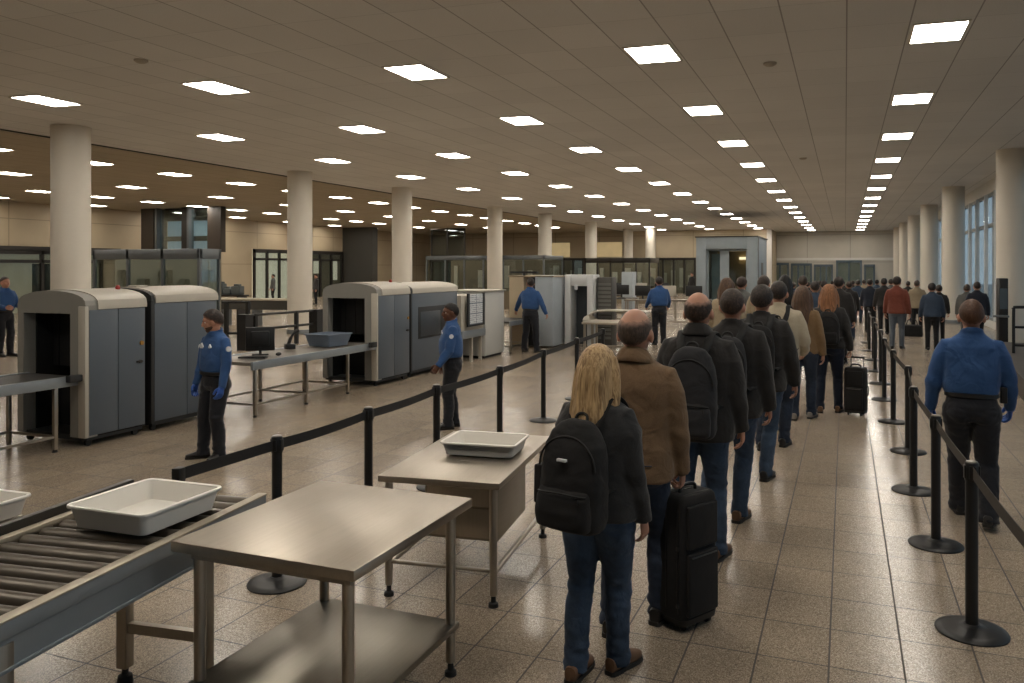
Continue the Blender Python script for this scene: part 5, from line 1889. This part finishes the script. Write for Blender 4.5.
b = BM(); box(b, -0.22, 0.22, -0.3, 0.3, 0, 1.95, 0.02); o = obj('column_foot_box', b, plain('column_foot_pale_blue', C(160, 168, 172), 0.45)); o.location = AT(629, 31); tag(o, 'pale upright box added as the bluish foot of the sixth far column', 'cabinet')  # added box stands in for the column's bluish lower part

# ------------------------------------------------------------------ black barrier rails and counters left of the middle scanner


def rail(label, pts, zs, posts, r=0.035, nm='barrier_rail', fat=None):
    root = thing(nm, label, 'railing', pts[0])
    o0 = V(pts[0])
    for z in zs:
        f = BM(); tube(f, [V(p) - o0 + V((0, 0, z)) for p in pts], r, 8); obj('rail', f, BLKM, root)
    for i, tt in enumerate(posts):
        p = V(pts[0]).lerp(V(pts[-1]), tt) - o0
        f = BM(); rr = fat if fat and i in (0, len(posts) - 1) else r * 1.3
        box(f, p.x - rr, p.x + rr, p.y - rr, p.y + rr, 0, max(zs) + 0.03); obj('post', f, BLKM, root)
    return root


rail('black two-bar barrier rail behind the monitor table', [AT(245, 20.5), AT(316, 23.0)], (0.88, 0.5), (0.0, 0.13, 0.7, 1.0), 0.035, fat=0.14)
rail('black barrier rail by the counter behind the standing officer', [AT(212, 24.5), AT(248, 24.5)], (1.05, 0.1), (0.0, 0.4, 1.0), 0.04)
CT = thing('counter', 'pale service counter in front of the white lit opening', 'counter', AT(262, 29), R(6))
f = BM(); box(f, -1.7, 1.9, -0.3, 0.3, 0.93, 1.0, 0.01); obj('worktop', f, PALE, CT)
f = BM(); box(f, -1.6, 1.8, -0.25, 0.25, 0.6, 0.93); obj('drawer_front', f, DARK_PANEL, CT)
for x in (-1.5, -0.2, 1.7):
    f = BM(); box(f, x - 0.05, x + 0.05, -0.25, 0.25, 0, 0.6); obj('leg', f, GREY_FRAME, CT)
EQ = thing('machine_table', 'dark table with small machines left of the pale counter', 'table', AT(226, 32.5), R(0))
f = BM(); box(f, -1.0, 0.9, -0.3, 0.3, 0.95, 1.02); obj('table_top', f, DARK_FRAME, EQ)
for x in (-0.9, 0.8):
    f = BM(); box(f, x - 0.04, x + 0.04, -0.25, 0.25, 0, 0.95); obj('leg', f, DARK_FRAME, EQ)
for i, (x, ww, hh, l) in enumerate(((-0.7, 0.2, 0.3, 'small dark machine at the left end of the machine table'), (-0.2, 0.12, 0.45, 'upright dark machine on the machine table'), (0.15, 0.18, 0.25, 'low grey machine on the machine table'), (0.6, 0.22, 0.35, 'dark machine at the right end of the machine table'))):
    f = BM(); box(f, -ww, ww, -0.15, 0.15, 0, hh, 0.03); box(f, -ww * 0.5, ww * 0.5, -0.12, 0.1, hh - 0.01, hh + 0.08, 0.02)
    o = obj('desk_machine', f, plain('machine_slate', C(74, 80, 80), 0.5)); o.location = EQ.location + V((x, 0, 1.02)); tag(o, l, 'machine')

# ------------------------------------------------------------------ right-hand side: handrail, low plinth, kiosk
HR = thing('handrail', 'black tubular handrail frame at the right edge', 'railing', (3.13, 18.4, 0))
f = BM()
tube(f, cr([(0, 0, 0.40), (0, 0, 1.22), (0.02, 0, 1.29), (0.10, 0, 1.32), (1.35, 0, 1.32)], 4), 0.03, 10); tube(f, [(0, 0, 0.92), (1.35, 0, 0.92)], 0.025, 10); tube(f, [(0, 0, 0.56), (1.35, 0, 0.56)], 0.025, 10)
obj('frame', f, BLKM, HR)
PL = thing('ramp_kerb', 'low dark curved kerb beneath the handrail at the right edge', 'kerb', (2.7, 14.3, 0))
f = BM(); rings = []
for i in range(13):
    a = i / 12
    x = 0.6 - 0.8 * a - 0.15 * math.sin(PI * a)
    yy = 6.6 - 9.0 * a
    rings.append([V((x, yy, 0)), V((x + 0.7, yy, 0)), V((x + 0.7, yy, 0.40)), V((x, yy, 0.42 - 0.1 * a))])
loft(f, rings); obj('kerb_wall', f, plain('kerb_dark_brown', C(64, 58, 52), 0.6), PL)
KI = thing('kiosk', 'black upright kiosk with a shelf beside the thick right column', 'kiosk', (3.55, 22.6, 0), R(0))
f = BM(); box(f, -0.05, 0.15, -0.2, 0.2, 0, 1.85, 0.02); obj('case', f, BLKM, KI)
f = BM(); box(f, -0.2, 0.15, -0.35, -0.2, 0.9, 0.95, 0.01); obj('shelf', f, GREY_FRAME, KI)
f = BM(); box(f, -0.03, 0.13, -0.215, -0.2, 1.1, 1.6); obj('screen', f, plain('kiosk_screen', C(70, 80, 88), 0.2), KI)
# bent chrome handle frame in the line beside the travellers
BH = thing('queue_hoop', 'pale bent hoop barrier standing in the right line far back', 'barrier', AT(857, 27, 0), R(0))
f = BM(); tube(f, cr([(-0.25, 0, 0), (-0.25, 0, 0.9), (-0.15, 0, 1.05), (0.15, 0, 1.05), (0.25, 0, 0.9), (0.25, 0, 0)], 5), 0.04, 10); obj('hoop', f, SC_CREAM, BH)
# ------------------------------------------------------------------ the people
J_BLK = fabric('jacket_black', C(44, 42, 41), 0.25)
J_CHAR = fabric('jacket_charcoal', C(55, 53, 52), 0.25)
J_NAVY = fabric('jacket_dark_navy', C(36, 40, 50), 0.25)
J_BRN = fabric('jacket_brown_suede', C(112, 90, 68), 0.28, 600, 0.1, 0.7)
J_CREAM = fabric('jacket_cream_fleece', C(176, 164, 142), 0.15)
J_TAN = fabric('jacket_tan', C(120, 96, 68), 0.2)
J_RED = fabric('jacket_rust_red', C(104, 56, 44), 0.2)
J_BLUE = fabric('jacket_slate_blue', C(52, 64, 80), 0.2)
J_GREY = fabric('jacket_grey', C(92, 92, 90), 0.2)
J_BEIGE = fabric('jacket_beige', C(146, 132, 110), 0.2)
UNI = fabric('uniform_blue_shirt', C(50, 80, 124), 0.14, 1100, 0.1, 0.55)
UNI_P = fabric('uniform_dark_trousers', C(34, 35, 40), 0.15)
D_BLUE = denim('denim_mid_blue', C(64, 80, 100))
D_MID = denim('denim_blue', C(56, 70, 89))
D_DARK = denim('denim_dark', C(43, 51, 65))
T_BLK = fabric('trousers_black', C(28, 28, 30), 0.2)
T_GREY = fabric('trousers_grey', C(86, 84, 82), 0.2)
PL_ = {}


def at_foot(px, py):
    return G(px, py)


def hgt(py, t):
    return EYE + (PPY - py) / FPX * t


STR = lambda a, b, lx=-0.10, rx=0.10: {'L': (lx, a, 0.085), 'R': (rx, b, 0.085)}

# 1 blonde woman, nearest
p = V((-1.19, 3.98, 0))
i1 = person('traveller', 'blonde woman in dark sweater and jeans wearing a black backpack, nearest in the queue', p, -13, 1.70, 'sweater', fabric('sweater_charcoal', C(45, 45, 46), 0.2, 500, 0.15, 0.6), D_MID, 'long', 'blonde',
            woman=True, hem=0.86, lod=0, shoe=SHOE_BRN, fat=1.15, pose=dict(L=(-0.075, -0.10, 0.085), R=(0.07, 0.10, 0.085), aL=(4, 13, 18, 6), aR=(-2, 12, 16, 6), fit=1.04, bulk=1.15, lean=1), long_len=1.335)
backpack('black backpack with a small white tab worn by the blonde woman', i1, BP_BLK, 0.355, 0.54, 0.23, 1.375, -0.135, 0, tab=True, flap=True)
# 2 brown jacket, bald crown
p = V((-1.15, 4.62, 0))
i2 = person('traveller', 'balding man in brown jacket gripping the handle of a black suitcase', p, -2, 1.865, 'jacket', J_BRN, D_DARK, 'short', 'grey', lod=0, bald=0.84, shoe=SHOE_BLK,
            pose=dict(L=(-0.10, -0.14, 0.085), R=(0.11, 0.10, 0.085), aL=(3, 8, 14, 3), aR=(6, 9, 10, 6), curl=(0.4, 1.1), bulk=1.17), hem=0.82, hs=1.13)
hx = wpos(i2, i2['hand'][1])
suitcase('large black soft suitcase held upright by the man in the brown jacket', (hx.x + 0.02, hx.y + 0.03, 0), 60, h=hx.z - 0.045, w=0.32, d=0.21)
# 3 black jacket, bald crown, backpack
p = V((-0.98, 5.80, 0))
i3 = person('traveller', 'balding man in black jacket with a black backpack, third in the queue', p, -3, 1.93, 'jacket', J_BLK, D_MID, 'short', 'brown', lod=0, bald=0.84, shoe=SHOE_BRN,
            pose=dict(L=(-0.11, -0.05, 0.085), R=(0.11, 0.08, 0.085), aL=(4, 10, 14, 4), aR=(2, 11, 14, 5), bulk=1.18), hem=0.80, fat=1.06)
backpack('dark backpack worn by the balding man in the black jacket', i3, BP_GRY, 0.33, 0.56, 0.17, 1.40, -0.145, 1)
# 4 dark jacket, short brown hair
p = V((-0.86, 6.72, 0))
i4 = person('traveller', 'man with short brown hair in a black jacket, fourth in the queue', p, -4, 1.935, 'jacket', J_BLK, D_MID, 'short', 'brown', lod=1, shoe=SHOE_BRN,
            pose=dict(L=(-0.17, -0.12, 0.085), R=(0.03, 0.10, 0.085), aL=(4, 10, 14, 4), aR=(2, 10, 16, 5), bulk=1.15), hem=0.80)
backpack('dark shoulder bag strap and pack on the man with short brown hair', i4, BP_GRY, 0.28, 0.42, 0.13, 1.40, -0.14, 1, one_strap=True)
# 5 dark hair tied back
p = V((-0.76, 8.15, 0))
i5 = person('traveller', 'person with dark full hair in a black hooded jacket, fifth in the queue', p, -4, 1.93, 'jacket', J_BLK, D_BLUE, 'full', 'dark', lod=1, shoe=SHOE_BLK,
            pose=dict(L=(-0.17, -0.10, 0.085), R=(0.02, 0.08, 0.085), aL=(4, 12, 14, 4), aR=(4, 12, 18, 5), bulk=1.15), hem=0.82)
backpack('small dark backpack worn by the person with dark full hair', i5, BP_BLK, 0.28, 0.42, 0.14, 1.40, -0.14, 1)
# 6 cream jacket
p = V((-0.72, 9.75, 0))
i6 = person('traveller', 'man in a cream fleece jacket with a dark pack on one shoulder', p, -2, 1.95, 'jacket', J_CREAM, D_DARK, 'short', 'dark', lod=1, shoe=SHOE_BLK,
            pose=dict(L=(-0.16, -0.14, 0.085), R=(0.04, 0.12, 0.085), aL=(4, 12, 14, 4), aR=(10, 14, 50, 20), bulk=1.12), hem=0.86)
backpack('dark pack slung on the shoulder of the man in the cream fleece', i6, BP_BLK, 0.30, 0.46, 0.16, 1.36, -0.14, 1, one_strap=True)
# 7 woman in tan jacket, long brown hair
p = V((-0.55, 11.75, 0))
i7 = person('traveller', 'woman with long dark brown hair in a tan jacket and dark jeans', p, -6, 1.85, 'jacket', J_TAN, D_DARK, 'long', 'brown', lod=1, shoe=SHOE_GRY, woman=True,
            pose=dict(L=(-0.09, -0.10, 0.085), R=(0.09, 0.12, 0.085), aR=(-4, 12, 12, 4), bulk=1.06), hem=0.86, long_len=1.26)
# 8 red-haired woman with backpack and suitcase
p = V((-0.22, 12.45, 0))
i8 = person('traveller', 'red-haired woman in black jacket and dark trousers pulling a small black suitcase', p, -3, 1.86, 'jacket', J_BLK, fabric('trousers_navy', C(32, 38, 52), 0.2), 'long', 'red', lod=1, shoe=SHOE_BRN, woman=True,
            pose=dict(L=(-0.11, -0.06, 0.085), R=(0.12, 0.06, 0.085), aR=(-6, 15, 12, 6), aL=(4, 12, 14, 4), curl=(0.4, 1.0), bulk=1.12), hem=0.88, long_len=1.36, fat=1.05)
backpack('black backpack worn by the red-haired woman', i8, BP_BLK, 0.30, 0.44, 0.17, 1.38, -0.14, 1)
hx = wpos(i8, i8['hand'][1])
suitcase('small black trolley case beside the red-haired woman', (hx.x + 0.06, hx.y - 0.06, 0), -14, h=0.68, w=0.29, d=0.22, handle=max(0.05, hx.z - 0.70))

# officers in blue shirts
o1 = person('security_officer', 'bearded officer in blue shirt and blue gloves standing beside the nearest scanner', V((-6.48, 6.95, 0)), 168, 1.64, 'shirt', UNI, UNI_P, 'full', 'dark', lod=0, fat=1.10, tuck=True, belt=True, glove=True,
            officer=True, facial=True, beard=True, headrot=(14, -42, 0), pose=dict(L=(-0.11, 0.02, 0.085), R=(0.12, 0.08, 0.085), aL=(5, 10, 12, 6), aR=(4, 12, 10, 6), fyL=14, fyR=38))
o2 = person('security_officer', 'dark-skinned officer in blue shirt standing by the inset scanner panel', V((-4.82, 9.40, 0)), 122, 1.64, 'shirt', UNI, UNI_P, 'short', 'black', skin=SKIN_D, lod=0, tuck=True, belt=True,
            officer=True, facial=True, headrot=(4, 10, 0), fat=1.2, pose=dict(bulk=1.12, L=(-0.10, 0.05, 0.085), R=(0.10, -0.05, 0.085), aL=(12, 10, 24, 6), aR=(2, 10, 16, 4)))
o3 = person('security_officer', 'officer in blue shirt with arms held out at the tall beige machine', V((-7.32, 18.62, 0)), -8, 1.86, 'shirt', UNI, UNI_P, 'short', 'dark', lod=1, tuck=True, belt=True, fat=1.12,
            pose=dict(L=(-0.17, 0, 0.085), R=(0.17, 0.0, 0.085), aL=(12, 34, 20, 0), aR=(4, 26, 24, 16), bulk=1.1), headrot=(0, 40, 0))
o4 = person('security_officer', 'officer in blue shirt seen from behind between the benches and the queue', V((-4.72, 21.6, 0)), 20, 1.86, 'shirt', UNI, UNI_P, 'full', 'black', lod=1, tuck=True, belt=True, fat=1.1,
            pose=dict(aL=(16, 16, 40, 8), aR=(16, 14, 40, 8), bulk=1.12))
o5 = person('security_officer', 'officer in blue shirt at the far left edge behind the nearest scanner', V((-18.55, 13.1, 0)), -88, 1.90, 'shirt', UNI, UNI_P, 'short', 'dark', lod=1, tuck=True, belt=True, facial=False,
            pose=dict(aL=(16, 8, 68, 10), aR=(14, 8, 70, 10), bulk=1.1))
oR = person('security_officer', 'officer in blue shirt and blue gloves walking away beside the right stanchions', V((0.97, 7.48, 0)), -3, 1.85, 'shirt', UNI, UNI_P, 'short', 'ginger', lod=0, tuck=True, belt=True, glove=True, fat=1.10,
            pose=dict(L=(-0.07, 0.26, 0.085), R=(0.10, -0.16, 0.10), tip=(0, 8), aL=(2, 17, 18, 12), aR=(8, 16, 24, 12), bulk=1.02))
# radio on the belt of the walking officer
f = BM(); box(f, 0.205, 0.255, -0.03, 0.03, 1.0, 1.13, 0.008); cyl(f, (0.235, 0.015, 1.12), (0.235, 0.015, 1.2), 0.006, 8)
o = obj('belt_radio', f, BLKM, oR['root']); o.location = (0, 0, 0)

# second row and far crowd: px, head-top py, distance, what, label
far = [
    (727, 278, 13.0, 'jacket', J_BEIGE, T_GREY, 'long', 'brown', True, 'woman with long brown hair and beige jacket behind the fourth man in the queue'),
    (742, 277, 16.5, 'jacket', J_GREY, D_DARK, 'full', 'brown', False, 'man with brown hair in grey jacket left of the dark full-haired traveller'),
    (764, 276, 14.3, 'jacket', J_BEIGE, T_GREY, 'full', 'brown', False, 'brown-haired man in beige coat just left of the cream fleece'),
    (785, 275, 15.6, 'jacket', J_BLK, T_BLK, 'long', 'black', True, 'woman with long black hair right of the cream fleece'),
    (803, 276, 18.5, 'jacket', J_NAVY, T_BLK, 'full', 'brown', False, 'brown-haired man in navy jacket above the tan-jacket woman'),
    (815, 281, 16.8, 'jacket', J_BLUE, D_DARK, 'short', 'dark', False, 'man in slate blue jacket left of the red-haired woman'),
    (839, 277, 17.5, 'jacket', J_BLK, T_BLK, 'full', 'dark', False, 'tall man with dark hair in black jacket just beyond the red-haired woman'),
    (824, 281, 22.5, 'jacket', J_CHAR, D_DARK, 'full', 'black', False, 'traveller in charcoal jacket further up between the red-haired woman and slate blue jacket'),
    (849, 281, 23.5, 'jacket', J_BLK, D_DARK, 'short', 'brown', False, 'traveller in black jacket walking ahead beyond the small suitcase'),
    (858, 280, 30.5, 'jacket', J_BLUE, D_DARK, 'full', 'dark', False, 'distant traveller in slate jacket and jeans walking in the middle aisle'),
    (870, 279, 26.0, 'jacket', J_NAVY, T_BLK, 'short', 'dark', False, 'dark-clothed traveller near the far end of the right stanchion line'),
    (884, 278, 25.0, 'jacket', J_BLK, T_BLK, 'full', 'black', False, 'traveller in black jacket left of the rust-red jacket'),
    (897, 276.5, 20.7, 'jacket', J_RED, fabric('trousers_grey_blue', C(84, 90, 98), 0.2), 'full', 'dark', False, 'man in a rust-red jacket right of the stanchion line'),
    (917, 280, 25.5, 'jacket', J_BEIGE, T_BLK, 'short', 'grey', False, 'traveller in beige coat between the rust-red and slate blue jackets'),
    (932, 283, 20.3, 'jacket', J_BLUE, T_BLK, 'full', 'black', False, 'person in slate blue jacket beside the rust-red jacket'),
    (939, 285, 23.0, 'jacket', J_BLK, T_BLK, 'full', 'dark', False, 'dark figure just right of the slate blue jacket'),
    (967, 284, 22.0, 'jacket', J_GREY, T_GREY, 'short', 'grey', False, 'man in grey jacket above the walking officer, left of the two by the windows'),
    (977, 281.5, 21.0, 'jacket', J_NAVY, T_BLK, 'short', 'dark', False, 'man in navy jacket above the walking officer, right of the two by the windows'),
    (776, 281, 24.0, 'jacket', J_CHAR, T_BLK, 'short', 'dark', False, 'traveller in charcoal jacket far ahead of the cream fleece'),
    (793, 282, 27.0, 'jacket', J_BLUE, D_DARK, 'full', 'brown', False, 'traveller in slate jacket far ahead left of the tan-jacket woman'),
    (808, 282, 30.0, 'jacket', J_BLK, D_DARK, 'short', 'dark', False, 'small dark figure far ahead, left part of the distant crowd'),
    (820, 281, 34.0, 'jacket', J_GREY, T_BLK, 'full', 'brown', False, 'small grey figure far ahead in the distant crowd'),
    (832, 281, 38.0, 'jacket', J_NAVY, T_BLK, 'short', 'dark', False, 'small navy figure near the blue framed doorway'),
    (843, 281, 36.0, 'jacket', J_BLK, T_GREY, 'full', 'black', False, 'small black figure in front of the blue framed doorway'),
    (853, 280.5, 34.0, 'jacket', J_CHAR, D_DARK, 'short', 'brown', False, 'small charcoal figure at the right of the distant crowd'),
    (864, 280, 37.0, 'jacket', J_BEIGE, T_BLK, 'full', 'brown', False, 'small beige figure at the far end of the aisle'),
    (877, 279.5, 33.0, 'jacket', J_BLUE, T_BLK, 'short', 'dark', False, 'small slate blue figure by the far stanchions'),
    (908, 281, 31.0, 'jacket', J_BLK, D_DARK, 'short', 'dark', False, 'small dark figure between rust-red jacket and beige coat'),
    (891, 279, 30.0, 'jacket', J_GREY, T_BLK, 'full', 'dark', False, 'grey figure half hidden behind the rust-red jacket'),
]
rr = random.Random(3)
for px, py, t, top, tc_, lg, hr_, hc, wo, lb in far:
    p = AT(px, t)
    s = rr.uniform(-0.14, 0.14)
    person('traveller', lb, p, rr.uniform(-12, 8), hgt(py, t), top, tc_, lg, hr_, hc, lod=2 if t > 15.0 else 1, woman=wo, shoe=SHOE_BLK,
           pose=dict(L=(-0.10, s, 0.085), R=(0.10, -s, 0.085), aL=(rr.uniform(-6, 10), 12, rr.uniform(8, 24), 4), aR=(rr.uniform(-6, 10), 12, rr.uniform(8, 24), 4), bulk=1.12), hem=rr.uniform(0.80, 0.88), long_len=1.3)
# bag carried by the beige coat
BG = thing('holdall', 'black holdall carried low beside the person in the beige coat', 'bag', AT(912, 24.6, -0.34), 0)
f = BM(); loft(f, [rrect(-0.28, 0.28, -0.13, 0.13, 0.34, 0.05), rrect(-0.3, 0.3, -0.15, 0.15, 0.42, 0.06), rrect(-0.28, 0.28, -0.13, 0.13, 0.66, 0.06), rrect(-0.2, 0.2, -0.06, 0.06, 0.70, 0.05)]); obj('bag_body', f, BP_BLK, BG)
f = BM(); tube(f, cr([(-0.16, 0, 0.66), (-0.1, 0, 0.84), (0.1, 0, 0.84), (0.16, 0, 0.66)], 5), 0.013, 8); obj('handle', f, BP_TRIM, BG)
# people far off at the left openings
for px, t, H_, tcx, hcx, lb in ((273, 49, 1.72, J_GREY, 'dark', 'small dark figure standing in the white lit opening'), (212, 36.0, 1.75, J_BEIGE, 'brown', 'small figure in beige behind the glazed tower base'), (316, 46, 1.75, J_CHAR, 'dark', 'small figure in front of the dim glazed opening'), (790 - 98, 52, 1.8, J_BLK, 'dark', 'small dark figure in the wide dim opening left of the portal')):
    person('bystander', lb, AT(px, t), 150, H_, 'jacket', tcx, T_BLK, 'full', hcx, lod=2, pose=dict(bulk=1.05))

# ------------------------------------------------------------------ look
SC.view_settings.view_transform = 'Standard'
SC.view_settings.look = 'None'
SC.view_settings.exposure = 0.3
SC.view_settings.gamma = 1.0
SC.cycles.max_bounces = 6
SC.cycles.diffuse_bounces = 4
SC.cycles.glossy_bounces = 3
SC.cycles.transparent_max_bounces = 12
SC.cycles.sample_clamp_indirect = 4.0
SC.cycles.use_denoising = True
SC.cycles.caustics_reflective = False
SC.cycles.caustics_refractive = False
